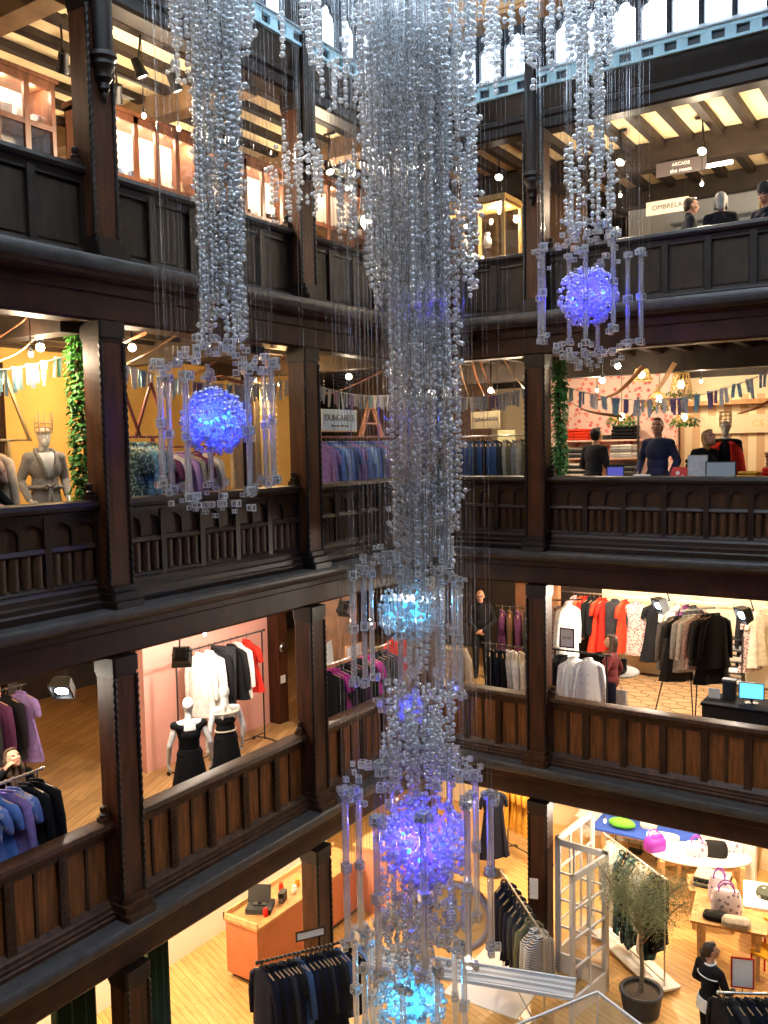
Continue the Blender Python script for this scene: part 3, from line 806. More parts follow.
def figure(name, label, loc, rz, H=1.75, pose=None, yaw=0., pitch=0., skin=SKIN, top=None, bottom=None, sleeve=1., hair=None, hairstyle='short', skirt=None, coat=None, female=False,
           shoes='black', mannequin=False, group=None, category='person', collar=None, curl=.5, palm=None, scarf=None, featureless=False):
    pose = pose or {}
    J = skeleton(pose)
    t = thing(name, label, category, loc, rz, group); t.scale = (H / 1.75,) * 3
    mb = body_mb(J, H, female=female)
    for k, s in (('R', 1), ('L', -1)):
        limbs(mb, J, k)
        hand(mb, J['e' + k], J['w' + k], s, pose.get('curl' + k, curl), pose.get('palm' + k, palm))
        a = J['a' + k]; fy = Vector((0, 1, 0))
        mb.cap(a + Vector((0, -.03, -.045)), a + Vector((0, .15, -.058)), .036, .026); mb.cap(a, a + Vector((0, .06, -.05)), .038, .034)
    mb.cap(J['nk'] - Vector((0, 0, .05)), J['hd'] + Vector((0, -.02, -.05)), .054 if female else .060, .052)
    HM = head_frame(J, yaw, pitch)
    hd = MB()
    hd.ell((0, -.005, .025), (.075, .094, .10), 20, 14); hd.ell((0, .022, -.05), (.056, .066, .066), 18, 12); hd.ell((0, .055, -.092), (.026, .026, .02), 12, 8)
    if not featureless:
        hd.cap((0, .088, .012), (0, .108, -.026), .009, .014, 8); hd.ell((0, .096, -.03), (.018, .012, .009))
        for s in (-1, 1):
            hd.ell((s * .030, .078, .032), (.026, .018, .010)); hd.ell((s * .034, .070, -.02), (.024, .022, .022)); hd.ell((s * .077, -.005, -.005), (.010, .020, .032))
        hd.ell((0, .088, -.056), (.024, .010, .006)); hd.ell((0, .086, -.067), (.020, .010, .007))
    else:
        hd.cap((0, .085, .01), (0, .102, -.024), .010, .013, 8)
    mb.add(hd.v, hd.f, HM)
    me = melt(mb, 'body', .0095, [skin, EYE, LIP] if not mannequin else [skin], 3)
    if not mannequin:
        inv = HM.inverted(); idx = [0] * len(me.polygons)
        for p in me.polygons:
            q = inv @ p.center
            if q.y > .05:
                if min((q - Vector((s * .031, .084, .012))).length for s in (-1, 1)) < .0135 and abs(q.z - .012) < .008: idx[p.index] = 1
                elif abs(q.x) < .024 and abs(q.z + .061) < .008 and q.y > .075: idx[p.index] = 2
        me.polygons.foreach_set('material_index', idx)
    link('body', me, t)
    if bottom:
        b = MB(); b.ell(J['pel'], (.17, .125, .13), 16, 10)
        for k in 'RL': limbs(b, J, k, leg=1., g=.014, arms=False)
        link('trousers', melt(b, 'trousers', .012, [bottom], 3), t)
    if top:
        b = body_mb(J, H, grow=.016, female=female)
        for k in 'RL': limbs(b, J, k, arm=sleeve, g=.014, legs=False)
        if collar: b.cap(J['nk'] - Vector((0, 0, .03)), J['nk'] + Vector((0, .005, .045)), .066, .060)
        link('top' if not coat else 'coat', melt(b, 'top', .012, [top], 3), t)
    if coat:
        b = MB(); z1 = coat
        b.rings([[((.20 + .03 * (i / 3)) * math.cos(a), (.14 + .03 * (i / 3)) * math.sin(a) * (1 + .06 * math.sin(6 * a)), 1.02 - (1.02 - z1) * i / 3) for a in [2 * PI * j / 24 for j in range(24)]] for i in range(3, -1, -1)])
        part('coat_skirt', b, top, t)
    if skirt:
        sm, z1, w1 = skirt; b = MB(); R = []
        for i in range(7):
            q = i / 6; z = 1.06 - (1.06 - z1) * q
            rx = (.15 + (.185 - .15) * min(1, q * 3)) + (w1 - .185) * max(0, q - .33) / .67; ry = rx * .78
            R.append([(rx * math.cos(a) * (1 + .05 * q * math.sin(7 * a)), ry * math.sin(a) * (1 + .08 * q * math.sin(7 * a + 1)), z) for a in [2 * PI * j / 40 for j in range(40)]])
        part('skirt', b.rings(list(reversed(R))), sm, t)
    if shoes and not mannequin:
        for k in 'RL':
            a = J['a' + k]; b = MB()
            b.cap(a + Vector((0, -.035, -.04)), a + Vector((0, .155, -.054)), .044, .033); b.cap(a, a + Vector((0, .05, -.045)), .045, .040)
            b.v = [(x, y, max(z, .001)) for x, y, z in b.v]
            link('shoe', melt(b, 'shoe', .011, [FAB[shoes]], 2), t)
    if hair:
        b = MB(); m = mat('hair ' + hair, HAIRS[hair], .55, noise_amt=.4, scale=30, stretch=(4, 4, .6))
        b.ell((0, -.03, .045), (.084, .090, .088), 18, 12); b.ell((0, -.055, .0), (.078, .062, .085), 16, 10)
        if hairstyle == 'short':
            b.ell((0, .03, .10), (.06, .055, .028))
        elif hairstyle == 'long':
            for s in (-1, 1):
                b.cap((s * .07, -.02, .03), (s * .085, -.04, -.16), .032, .035); b.cap((s * .085, -.04, -.14), (s * .07, -.06, -.30), .036, .018)
            b.cap((0, -.075, 0), (0, -.085, -.30), .065, .04); b.ell((0, .02, .10), (.06, .06, .03))
        elif hairstyle == 'bob':
            for s in (-1, 1): b.cap((s * .068, -.01, .04), (s * .078, -.005, -.10), .034, .028)
            b.cap((0, -.07, .02), (0, -.075, -.11), .072, .06); b.ell((0, .02, .10), (.066, .066, .03))
        elif hairstyle == 'ponytail':
            b.ell((0, .02, .095), (.062, .06, .03)); b.ell((0, -.12, .03), (.032, .03, .03)); b.cap((0, -.125, .01), (0, -.13, -.17), .042, .022)
        o = link('hair', melt(b, 'hair', .010, [m], 2), t); o.matrix_local = HM
    return t, J, HM

# ------------------------------------------------------------------ hanging glass
def ico(sub):
    import bmesh
    b = bmesh.new(); bmesh.ops.create_icosphere(b, subdivisions=sub, radius=1)
    V = np.array([v.co[:] for v in b.verts]); F = np.array([[v.index for v in f.verts] for f in b.faces]); b.free()
    return V, F
ICO = ico(2)
def bead_mesh(name, pts, rad, mats, wires=(), wr=.0016):
    """many round beads (and the lines they sit on) in one mesh, quickly"""
    V0, F0 = ICO; n = len(V0)
    pts = np.array(pts, float).reshape(-1, 3); rad = np.array(rad, float)
    V = (V0[None] * rad[:, None, None] + pts[:, None]).reshape(-1, 3)
    F = (F0[None] + (np.arange(len(pts)) * n)[:, None, None]).reshape(-1, 3)
    nb = len(F); quads = []
    W = []
    for (x, y, z0, z1) in wires:
        o = len(V) + len(W)
        for z in (z0, z1):
            for a in (0, 2.094, 4.189): W.append((x + wr * math.cos(a), y + wr * math.sin(a), z))
        for j in range(3):
            a, b = o + j, o + (j + 1) % 3
            quads += [(a, b, b + 3), (a, b + 3, a + 3)]
    if W: V = np.vstack([V, np.array(W)]); F = np.vstack([F, np.array(quads)])
    me = bpy.data.meshes.new(name)
    me.vertices.add(len(V)); me.vertices.foreach_set('co', V.ravel())
    me.loops.add(len(F) * 3); me.loops.foreach_set('vertex_index', F.ravel().astype(np.int32))
    me.polygons.add(len(F)); me.polygons.foreach_set('loop_start', np.arange(0, len(F) * 3, 3, dtype=np.int32))
    try: me.polygons.foreach_set('loop_total', np.full(len(F), 3, np.int32))
    except Exception: pass
    for m in mats: me.materials.append(m)
    mi = np.zeros(len(F), np.int32); mi[nb:] = 1 if len(mats) > 1 else 0
    me.polygons.foreach_set('material_index', mi); me.polygons.foreach_set('use_smooth', np.ones(len(F), bool))
    me.update(calc_edges=True); me.validate()
    return me

ZTOP = 15.2
def led_mat(name, col, s): return mat(name, (.1, .1, .2), .5, emit=col, estr=s)
def bubble_mat(name, body):  # body: clear bubbles tinted with the colour of the LED glow
    return mat_crystal(name, body=body, frost=.52, rough=.06)

def light_ball(t, base, c, r, core_col, strength, core2, lampcol, watts, n=430, body=(.80, .82, .95), seed=1):
    """LED core inside a cloud of small bubbles on spines, its glow tinted into their colour"""
    R = random.Random(seed); x, y, z = c
    mb = MB()
    for i in range(90):           # LED star: short lit spines
        a = Vector((R.gauss(0, 1), R.gauss(0, 1), R.gauss(0, 1))).normalized()
        mb.bar(Vector(c) + a * r * .10, Vector(c) + a * r * R.uniform(.45, .80), .010, 5)
    mb.ell(c, r * .22, 14, 10)
    core = part('light_core', mb, led_mat('led ' + base, core_col, strength * .8), t, smooth=180)
    m2 = MB()
    for i in range(14):
        a = Vector((R.gauss(0, 1), R.gauss(0, 1), R.gauss(0, .35))).normalized()
        p = Vector(c) + a * r * R.uniform(.45, .62); m2.ell(p, .022, 8, 6)
    part('bright_diode', m2, led_mat('diode ' + base, core2, strength * .4), core, smooth=180)
    P = []; rr = []
    for i in range(n):
        a = Vector((R.gauss(0, 1), R.gauss(0, 1), R.gauss(0, 1))).normalized()
        d = r * (1 - .45 * R.random() ** 2.2)
        P.append(tuple(Vector(c) + a * d)); rr.append(R.uniform(.017, .034))
    o = link('bubble_cloud', bead_mesh('bubble_cloud', P, rr, [bubble_mat('bubble ' + base, body)]), core); o['kind'] = 'stuff'
    for q in ((.0, .0, .0), (.62, .2, .1), (-.5, .4, -.1), (.05, -.62, .12)):
        lamp('led_glow', (x + q[0] * r * .7, y + q[1] * r * .7, z + q[2] * r), watts, lampcol, .04, parent=core)

def rods(t, axis, R0, n, z0, z1, seed, ph=0., jz=.12, collars=3):
    R = random.Random(seed); ax, ay = axis
    for i in range(n):
        a = ph + 2 * PI * i / n + R.uniform(-.22, .22); rad = R0 * R.uniform(.9, 1.04); x, y = ax + rad * math.cos(a), ay + rad * math.sin(a)
        d = R.uniform(-jz, jz); a0, a1 = z0 + d, z1 + d
        mb = MB().lathe([(.030, a0), (.030, a1)], 14, Matrix.Translation((x, y, 0)))
        mb.cur = 1
        for s in (-.02, .02): mb.bar((x + s, y, a1), (x + s, y, ZTOP), .0028, 3)
        r_ = link('glass_rod', mb.mesh('glass_rod', [ROD, WIRE], 40), t)
        for q in range(collars):
            zc = a0 + (a1 - a0) * (q / (collars - 1)) if collars > 1 else a1
            h = R.uniform(.034, .046)
            c = MB().gem(h, Matrix.Translation((x, y, zc)) @ Matrix.Rotation(R.uniform(0, 1.5), 4, 'Z'))
            if q in (0, collars - 1):
                for _ in range(3):
                    b = R.uniform(0, 6.28); g = R.uniform(.02, .03)
                    c.gem(g, Matrix.Translation((x + .06 * math.cos(b), y + .06 * math.sin(b), zc + R.uniform(-.05, .04))) @ Matrix.Rotation(R.uniform(0, 1.5), 4, 'Z'))
            link('cube_collar', c.mesh('cube_collar', [CUBE, CUBE_EDGE], 20), r_)

CUBEM = []
for h in (.022, .028, .034): CUBEM.append(MB().gem(h).mesh('glass_cube', [CUBE, CUBE_EDGE], 20))
def cubes(t, spots, seed):
    R = random.Random(seed)
    for p in spots:
        o = link('glass_cube', R.choice(CUBEM), t, p, R.uniform(0, 1.57))

def cube_cone(axis, r0, r1, z0, z1, n, seed, jit=.04):
    """spots scattered over a cone between two rings"""
    R = random.Random(seed); P = []
    for i in range(n):
        q = R.random() ** .8; rad = r0 + (r1 - r0) * q; a = R.uniform(0, 2 * PI)
        a = round(a / .55) * .55 + R.gauss(0, .12)
        P.append((axis[0] + rad * math.cos(a), axis[1] + rad * math.sin(a), z0 + (z1 - z0) * q + R.gauss(0, jit)))
    return P

def strand(R, x, y, z0, z1, density=.8, r=.027):
    P = []; rr = []; z = z1; on = True
    while z > z0:
        if on:
            q = r * R.uniform(.82, 1.18); P.append((x + R.gauss(0, .004), y + R.gauss(0, .004), z)); rr.append(q)
            if R.random() < .16:
                P.append((x + R.choice((-1, 1)) * q * 1.9, y + R.uniform(-.03, .03), z - .02)); rr.append(q)
            z -= q * 2.35
            if R.random() > density: on = False
        else:
            z -= R.uniform(.04, .28); on = R.random() < .75
    return P, rr

def strands(t, specs, seed, first=100, density=.9, r=.027):
    """specs: (x, y, z0, z1) runs of beads; past the first hundred the rest become one part"""
    R = random.Random(seed); rest = [[], [], []]
    for i, (x, y, z0, z1) in enumerate(specs):
        P, rr = strand(R, x, y, z0, z1, density, r)
        if not P: continue
        w = (x, y, z0, ZTOP)
        if i < first: link('bead_strand', bead_mesh('bead_strand', P, rr, [CRYSTAL, WIRE], [w]), t)
        else: rest[0] += P; rest[1] += rr; rest[2].append(w)
    if rest[0]:
        o = link('bead_strand', bead_mesh('bead_strand', rest[0], rest[1], [CRYSTAL, WIRE], rest[2]), t); o['kind'] = 'stuff'

def lines(t, axis, r0, r1, n, z0, seed):
    R = random.Random(seed); W = []
    for i in range(n):
        a = R.uniform(0, 6.28); d = R.uniform(r0, r1); W.append((axis[0] + d * math.cos(a), axis[1] + d * math.sin(a), z0 + R.uniform(0, .5), ZTOP))
    o = link('suspension_lines', bead_mesh('suspension_lines', [(0, 0, ZTOP)], [.004], [WIRE, WIRE], W, .0022), t); o['kind'] = 'stuff'

def disc(R, ax, r0, r1):
    a = R.uniform(0, 2 * PI); d = math.sqrt(R.uniform(r0 * r0, r1 * r1))
    return ax[0] + d * math.cos(a), ax[1] + d * math.sin(a)

BLUE = (.015, .03, 1.); CYAN = (.05, .55, 1.); VIOLET = (.045, .02, 1.); TURQ = (.03, .42, .75)
# --- left chandelier
R = random.Random(11); AX = (1.14, -5.85); AXT = (1.08, -5.68)
t = thing('glass_chandelier', 'glass chandelier with a blue ball, in front of the left wing', 'chandelier', (0, 0, 0), 0, 'hanging glass chandeliers')
light_ball(t, 'blue', (1.16, -5.93, 8.48), .325, BLUE, 9, CYAN, (.04, .06, 1.), 6, 470, (.60, .64, .98), 3)
rods(t, (1.16, -5.90), .585, 8, 7.83, 8.96, 5, .3)
cubes(t, cube_cone((1.16, -5.90), .61, .13, 8.96, 9.29, 62, 7) + cube_cone((1.16, -5.90), .57, .10, 7.83, 7.55, 36, 8), 9)
S = []
for i in range(46):
    x, y = disc(R, AXT, .0, .23); leg = math.hypot(x - AXT[0], y - AXT[1])
    S.append((x, y, R.uniform(9.17, 9.75) if leg > .09 else R.uniform(9.75, 10.2), R.uniform(11.9, 13.5)))
for i in range(32):
    x, y = disc(R, AXT, .20, .46); S.append((x, y, R.uniform(11.63, 12.37), R.uniform(12.83, 13.94)))
strands(t, S, 21, density=.93, r=.028); lines(t, AX, .32, .56, 26, 9.0, 4)

# --- right chandelier
R = random.Random(12); AX = (3.60, -2.13)
t = thing('glass_chandelier', 'glass chandelier with a violet-blue ball, in front of the right wing', 'chandelier', (0, 0, 0), 0, 'hanging glass chandeliers')
light_ball(t, 'violet blue', (3.60, -2.15, 9.92), .345, (.02, .015, 1.), 9, (.05, .25, 1.), (.10, .07, 1.), 6, 430, (.70, .68, .98), 4)
rods(t, AX, .59, 8, 9.36, 10.40, 6, .1)
cubes(t, cube_cone(AX, .60, .12, 10.35, 10.78, 52, 17) + cube_cone(AX, .58, .12, 9.40, 9.10, 46, 18), 19)
S = []
for i in range(15):
    x, y = disc(R, AX, .0, .17); S.append((x, y, R.uniform(11.3, 11.7), R.uniform(12.9, 13.6)))
for i in range(17):
    a = R.uniform(0, 6.28); d = R.uniform(.20, .30); S.append((AX[0] + d * math.cos(a), AX[1] + d * math.sin(a), R.uniform(10.6, 11.0), R.uniform(11.1, 11.7)))
for i in range(22):
    x, y = disc(R, AX, .2, .50); S.append((x, y, R.uniform(12.5, 13.0), R.uniform(13.2, 14.2)))
strands(t, S, 22, density=.9, r=.030); lines(t, AX, .2, .7, 26, 10.4, 5)

# --- great bead column over a turquoise ball
R = random.Random(13); AX = (2.53, -4.17)
t = thing('bead_chandelier', 'tall column of clear glass beads hung over a turquoise ball, centre of the atrium', 'chandelier', (0, 0, 0), 0, 'hanging glass chandeliers')
AB = (2.28, -4.17)
light_ball(t, 'turquoise', (2.28, -4.17, 6.38), .33, TURQ, 4, (.1, .9, .95), (.05, .50, 1.), 4.5, 330, (.55, .82, .92), 5)
light_ball(t, 'small blue', (2.31, -4.22, 5.32), .17, BLUE, 9, BLUE, (.05, .08, 1.), 5, 90, (.6, .62, .95), 6)
rods(t, AB, .60, 9, 5.62, 6.82, 8, .2)
cubes(t, cube_cone(AB, .62, .2, 6.85, 7.15, 40, 27) + cube_cone(AB, .55, .15, 5.55, 5.2, 40, 28), 29)
S = []
for i in range(70):
    x, y = disc(R, AX, .0, .39); S.append((x, y, R.uniform(6.7, 7.7), R.uniform(11.4, 14.2)))
for i in range(12):
    x, y = disc(R, AX, .0, .24); S.append((x, y, R.uniform(5.3, 6.2), R.uniform(8.4, 13.0)))
for i in range(60):
    x, y = disc(R, AX, .30, .62); S.append((x, y, R.uniform(9.6, 11.2), R.uniform(11.6, 13.8)))
for i in range(46):
    x, y = disc(R, (AX[0] + .02, AX[1] + .02), .62, 1.25); d = math.hypot(x - AX[0], y - AX[1]); S.append((x, y, 10.9 + d * 1.1 + R.uniform(-.1, .5), 11.3 + d * 1.1 + R.uniform(.2, 1.6)))
for i in range(34):
    x, y = disc(R, AX, 1.0, 1.75); d = math.hypot(x - AX[0], y - AX[1]); b = 10.9 + d * .85 + R.uniform(-.1, .5); S.append((x, y, b, b + R.uniform(.3, .9)))
strands(t, S, 23, density=.92, r=.031); lines(t, AX, .3, 1.7, 60, 9.0, 6)

# --- bead cluster hung before the far left-wing post
R = random.Random(16); AX = (1.05, -4.35)
t = thing('bead_cluster', 'loose cluster of hung glass beads left of the great bead column', 'bead cluster', (0, 0, 0), 0, 'hanging glass bead clusters')
strands(t, [(*disc(R, AX, .0, .42), R.uniform(10.7, 11.2), R.uniform(11.25, 11.8)) for i in range(16)] + [(*disc(R, (1.75, -3.9), .0, .45), R.uniform(10.5, 10.9), R.uniform(11.0, 11.7)) for i in range(20)], 26, density=.86, r=.027)

# --- low front chandelier
R = random.Random(14); AX = (3.37, -5.78)
t = thing('glass_chandelier', 'low glass chandelier with a large violet ball and long rods, centre', 'chandelier', (0, 0, 0), 0, 'hanging glass chandeliers')
light_ball(t, 'violet', (3.38, -5.76, 4.67), .40, VIOLET, 8, CYAN, (.17, .13, 1.), 7, 560, (.72, .70, .98), 7)
rods(t, AX, .66, 9, 3.75, 5.12, 10, .25, .18)
cubes(t, cube_cone(AX, .68, .25, 5.22, 5.42, 52, 37, .06) + cube_cone(AX, .45, .10, 4.2, 3.65, 46, 38, .12), 39)
S = []
for i in range(48):
    x, y = disc(R, AX, .0, .33); S.append((x, y, R.uniform(5.02, 5.3), R.uniform(5.6, 6.1)))
for i in range(30):
    x, y = disc(R, AX, .05, .42); S.append((x, y, R.uniform(3.55, 4.0), R.uniform(4.1, 4.35)))
strands(t, S, 24, density=.9, r=.026); lines(t, AX, .1, .7, 26, 5.4, 8)

# --- lowest chandelier, cut by the picture's lower edge
R = random.Random(15); AX = (2.80, -5.10)
t = thing('glass_chandelier', 'lowest glass chandelier with a pale turquoise ball, cut by the lower edge', 'chandelier', (0, 0, 0), 0, 'hanging glass chandeliers')
light_ball(t, 'pale turquoise', (2.81, -5.11, 2.61), .36, TURQ, 5, (.1, .9, 1.), (.10, .55, 1.), 4.5, 420, (.60, .82, .95), 9)
rods(t, AX, .56, 8, 1.95, 3.15, 12, .4, .15)
cubes(t, cube_cone(AX, .60, .2, 3.2, 3.45, 50, 47, .06), 49)
S = [(*disc(R, AX, .0, .3), R.uniform(3.0, 3.2), R.uniform(3.3, 3.8)) for i in range(24)]
strands(t, S, 25, density=.85, r=.026)
lines(t, AX, .1, .6, 16, 3.4, 9)
# ------------------------------------------------------------------ lamp fittings: track spotlights and flood lamps
def track_spot(p, aim, label, zc, power=0, col='w', group=None, size=1., bulb=None, cone=110):
    """black cylindrical spot head on a stem under the ceiling; p is the lit face"""
    p = Vector(p); t = thing('track_spotlight', label, 'spotlight', p, 0, group)
    d = (Vector(aim) - p).normalized(); M = d.to_track_quat('Z', 'Y').to_matrix().to_4x4()
    s = size
    part('lamp_head', MB().lathe([(.02 * s, -.20 * s), (.055 * s, -.19 * s), (.06 * s, -.05 * s), (.075 * s, -.02 * s), (.075 * s, .012 * s), (.062 * s, .012 * s), (.058 * s, -.01 * s)], 18, M, cap=False), BLACK, t)
    part('bulb', MB().lathe([(.005, -.006), (.058 * s, -.006), (.05 * s, .004), (.005, .012)], 18, M), bulb or BULB, t)
    st = MB().bar(M @ Vector((0, 0, -.12 * s)), (0, 0, zc - p.z - .03), .012, 8).box(-.10, .10, -.02, .02, zc - p.z - .03, zc - p.z)
    part('stem', st, BLACK, t)
    if power: lamp('spot_light', tuple(d * .05), power, LCOL[col], .05, spot=cone, aim=tuple(d * 2), parent=t, blend=.5)
    return t

def flood(p, aim, label, zc, power=0, col='c', group=None, bulb=None):
    """square black barn-door flood lamp"""
    p = Vector(p); t = thing('flood_lamp', label, 'lamp', p, 0, group)
    d = (Vector(aim) - p).normalized(); M = d.to_track_quat('Z', 'Y').to_matrix().to_4x4()
    h = MB().rings([[(x * k, y * k, z) for x, y in ((-1, -1), (1, -1), (1, 1), (-1, 1))] for k, z in ((.06, -.16), (.10, -.12), (.115, -.02), (.125, .02), (.105, .02), (.10, -.01))], M=M, cap=False); h.add([(x * .06, y * .06, -.16) for x, y in ((-1, -1), (1, -1), (1, 1), (-1, 1))], [(0, 3, 2, 1)], M)
    part('housing', h, BLACK, t)
    part('bulb', MB().ell((0, 0, -.005), (.075, .06, .018), 16, 8, M), bulb or BULB_W, t)
    part('yoke', MB().tube([M @ Vector(q) for q in ((-.13, 0, -.05), (-.13, 0, -.2), (0, 0, -.22))], .010, 6).bar(M @ Vector((0, 0, -.22)), (0, 0, zc - p.z), .010, 6), BLACK, t)
    if power: lamp('flood_light', tuple(d * .06), power, LCOL[col], .06, spot=130, aim=tuple(d * 2), parent=t, blend=.6)
    return t

# ------------------------------------------------------------------ TOP GALLERY
def glazed_cabinet(label, loc, rz, w, h, nx, rows, depth=.45, z0=0., group=None, items='boxes', seed=1, lit=25, label_items=''):
    """joinery cabinet with a grid of panes; local x along the front, local y out"""
    t = thing('glazed_cabinet', label, 'cabinet', loc, rz, group); R = random.Random(seed)
    b = MB().box(-w / 2, w / 2, -depth, -depth + .02, 0, h).box(-w / 2, -w / 2 + .03, -depth, 0, 0, h).box(w / 2 - .03, w / 2, -depth, 0, 0, h).box(-w / 2, w / 2, -depth, 0, h - .04, h).box(-w / 2, w / 2, -depth, 0, 0, .08)
    b.box(-w / 2 - .04, w / 2 + .04, -depth, .05, h, h + .05)
    part('carcass', b, BRONZE, t)
    part('lining', MB().box(-w / 2 + .03, w / 2 - .03, -depth + .02, -depth + .025, .08, h - .04), WHITEP, t)
    fr = MB(); cw = w / nx
    for i in range(nx + 1):
        x = -w / 2 + i * cw; ww = .035 if 0 < i < nx else .05
        fr.box(max(-w / 2, x - ww), min(w / 2, x + ww), -.01, .03, 0, h)
    for z in rows: fr.box(-w / 2, w / 2, -.01, .028, z - .03, z + .03)
    fr.box(-w / 2, w / 2, -.01, .03, h - .09, h)
    part('door_frame', fr, BRONZE, t)
    part('glass_pane', MB().box(-w / 2, w / 2, .004, .008, .05, h - .05), PANE, t)
    for z in rows: part('shelf', MB().box(-w / 2 + .03, w / 2 - .03, -depth + .02, -.03, z - .012, z + .012), WOODL, t)
    for i in range(nx):
        lamp('cabinet_light', (-w / 2 + (i + .5) * cw, -.14, h - .10), lit, (1, .80, .55), .04, parent=t)
    # goods standing on the shelves
    for ri, z in enumerate(rows):
        for i in range(nx):
            for q in range(2):
                x = -w / 2 + (i + .28 + .42 * q) * cw + R.uniform(-.02, .02)
                W = Matrix.Translation(loc) @ Matrix.Rotation(rz, 4, 'Z') @ Vector((x, -depth * .5 + R.uniform(-.03, .05), z + .013))
                shelf_good(W, rz, R, f'{ORD[(nx - 1 - i) * 2 + 1 - q]} from left, {ORD[ri]} shelf of the {label_items}', group=f'goods in the {label_items}')
    return t
GOODS = {}
def shelf_good(W, rz, R, where, group):
    k = R.choice(('box', 'box', 'bottle', 'jar', 'frame')); c = R.choice(('white', 'ivory', 'pale_grey', 'sky', 'beige', 'brown'))
    key = (k, c)
    if key not in GOODS:
        mb = MB()
        if k == 'box': mb.box(-.06, .06, -.04, .04, 0, .15).box(-.062, .062, -.042, .042, .12, .155)
        elif k == 'bottle': mb.lathe([(.035, 0), (.038, .02), (.038, .12), (.014, .16), (.014, .20), (.018, .2), (.018, .22)], 12)
        elif k == 'jar': mb.lathe([(.04, 0), (.055, .03), (.055, .09), (.04, .115), (.045, .12), (.045, .14), (.01, .15)], 14)
        else: mb.box(-.07, .07, -.012, .012, 0, .2).box(-.05, .05, .012, .016, .03, .17)
        GOODS[key] = mb.mesh({'box': 'gift_box', 'bottle': 'bottle', 'jar': 'jar', 'frame': 'picture_card'}[k], FAB[c.replace('_', ' ')])
    o = link(GOODS[key].name.split('.')[0], GOODS[key], None, W, rz + R.uniform(-.2, .2))
    nm = {'box': 'gift box', 'bottle': 'bottle', 'jar': 'lidded jar', 'frame': 'framed card'}[k]
    tag(o, f'{c.replace("_", " ")} {nm}, {where}', nm, group)

glazed_cabinet('red-brown glazed cabinet of small panes, top gallery, left edge', (-1.5, -6.92, 10.0), LEFT, 2.6, 2.42, 7, (.55, 1.0, 1.42, 1.9), seed=3, lit=7, label_items='left-edge cabinet')
glazed_cabinet('long glazed cabinet with glowing panes, top gallery, nearer the left edge', (-1.5, -4.25, 10.0), LEFT, 1.75, 2.40, 5, (.5, 1.1, 1.62), seed=4, lit=13, label_items='nearer glowing cabinet')
glazed_cabinet('long glazed cabinet with glowing panes, top gallery, behind the far post', (-1.5, -2.2, 10.0), LEFT, 2.0, 2.40, 5, (.5, 1.1, 1.62), seed=5, lit=9, label_items='farther glowing cabinet')
glazed_cabinet('tall red-brown cabinet of wide panes, top gallery, left of the bead chandelier', (-1.45, -.1, 10.0), LEFT, 2.0, 2.55, 3, (.5, 1.15, 1.8), seed=6, lit=8, label_items='wide-paned cabinet')

# picture on the wall at the left edge, between cabinet and post
t = thing('framed_picture', 'black-framed picture on the cream wall beside the top-left post', 'picture', (-3.72, -3.62 - .6, 11.55), LEFT)
part('frame', MB().box(-.26, .26, 0, .03, -.42, -.37).box(-.26, .26, 0, .03, .37, .42).box(-.26, -.21, 0, .03, -.42, .42).box(.21, .26, 0, .03, -.42, .42), BLACK, t)
part('print', MB().box(-.21, .21, 0, .012, -.37, .37), PAPER, t)

# gold display case right of the corner
t = thing('display_case', 'gold-framed glass display case, top gallery, right of the corner', 'display case', (.45, .95, 10.0))
g = mat('gilt_frame', (.62, .40, .14), .35, noise_amt=.15, scale=8)
fr = MB()
for x in (-.76, 0, .73):
    for y in (-.33, .30): fr.box(x - .02, x + .03, y, y + .04, .95, 2.12)
fr.box(-.78, .78, -.34, .35, 2.06, 2.14).box(-.78, .78, -.34, .35, .92, .97)
part('frame', fr, g, t)
part('base_cupboard', MB().box(-.77, .77, -.33, .34, 0, .92), BRONZE, t)
part('glass_pane', MB().box(-.74, .74, -.325, -.32, .97, 2.06).box(-.74, .74, .325, .33, .97, 2.06).box(.745, .75, -.3, .3, .97, 2.06).box(-.75, -.745, -.3, .3, .97, 2.06), PANE, t)
part('canopy_lining', MB().box(-.74, .74, -.3, .32, 2.03, 2.055), mat('amber_lining', (.70, .36, .10), .5), t)
for x in (-.45, .05, .5):
    part('downlight', MB().lathe([(.005, 2.015), (.04, 2.015), (.04, 2.03), (.005, 2.03)], 14, Matrix.Translation((x, 0, 0))), BULB, t)
    lamp('case_light', (x, 0, 1.98), 10, (1, .78, .5), .03, parent=t)
part('glass_shelf', MB().box(-.73, .73, -.28, .28, 1.4, 1.412), PANE, t)
for i, (x, y, c, k) in enumerate(((-.55, 0, 'white', 0), (-.35, .05, 'olive', 1), (-.1, -.05, 'ivory', 0), (.12, .06, 'scarlet', 1), (.3, 0, 'white', 0), (.52, .02, 'brown', 1))):
    mb = MB()
    if k == 0: mb.lathe([(.05, 0), (.07, .05), (.06, .14), (.03, .18), (.045, .22), (.04, .24)], 14)
    else: mb.rings([[(r * math.cos(a) * 1.3, r * .6 * math.sin(a), z) for a in [2 * PI * j / 16 for j in range(16)]] for r, z in ((.08, 0), (.09, .08), (.07, .18), (.05, .2))]).tube([(.07 * math.cos(a), 0, .19 + .09 * math.sin(a)) for a in [PI * j / 10 for j in range(11)]], .007, 6)
    solo(('vase', 'handbag')[k], mb, FAB[c], f'small {c} {("vase", "handbag")[k]}, {ORD[i]} from the left in the gold display case', ('vase', 'handbag')[k], 'goods in the gold display case', (.45 + x, .95 + y, 10.972 if i % 2 else 11.412))

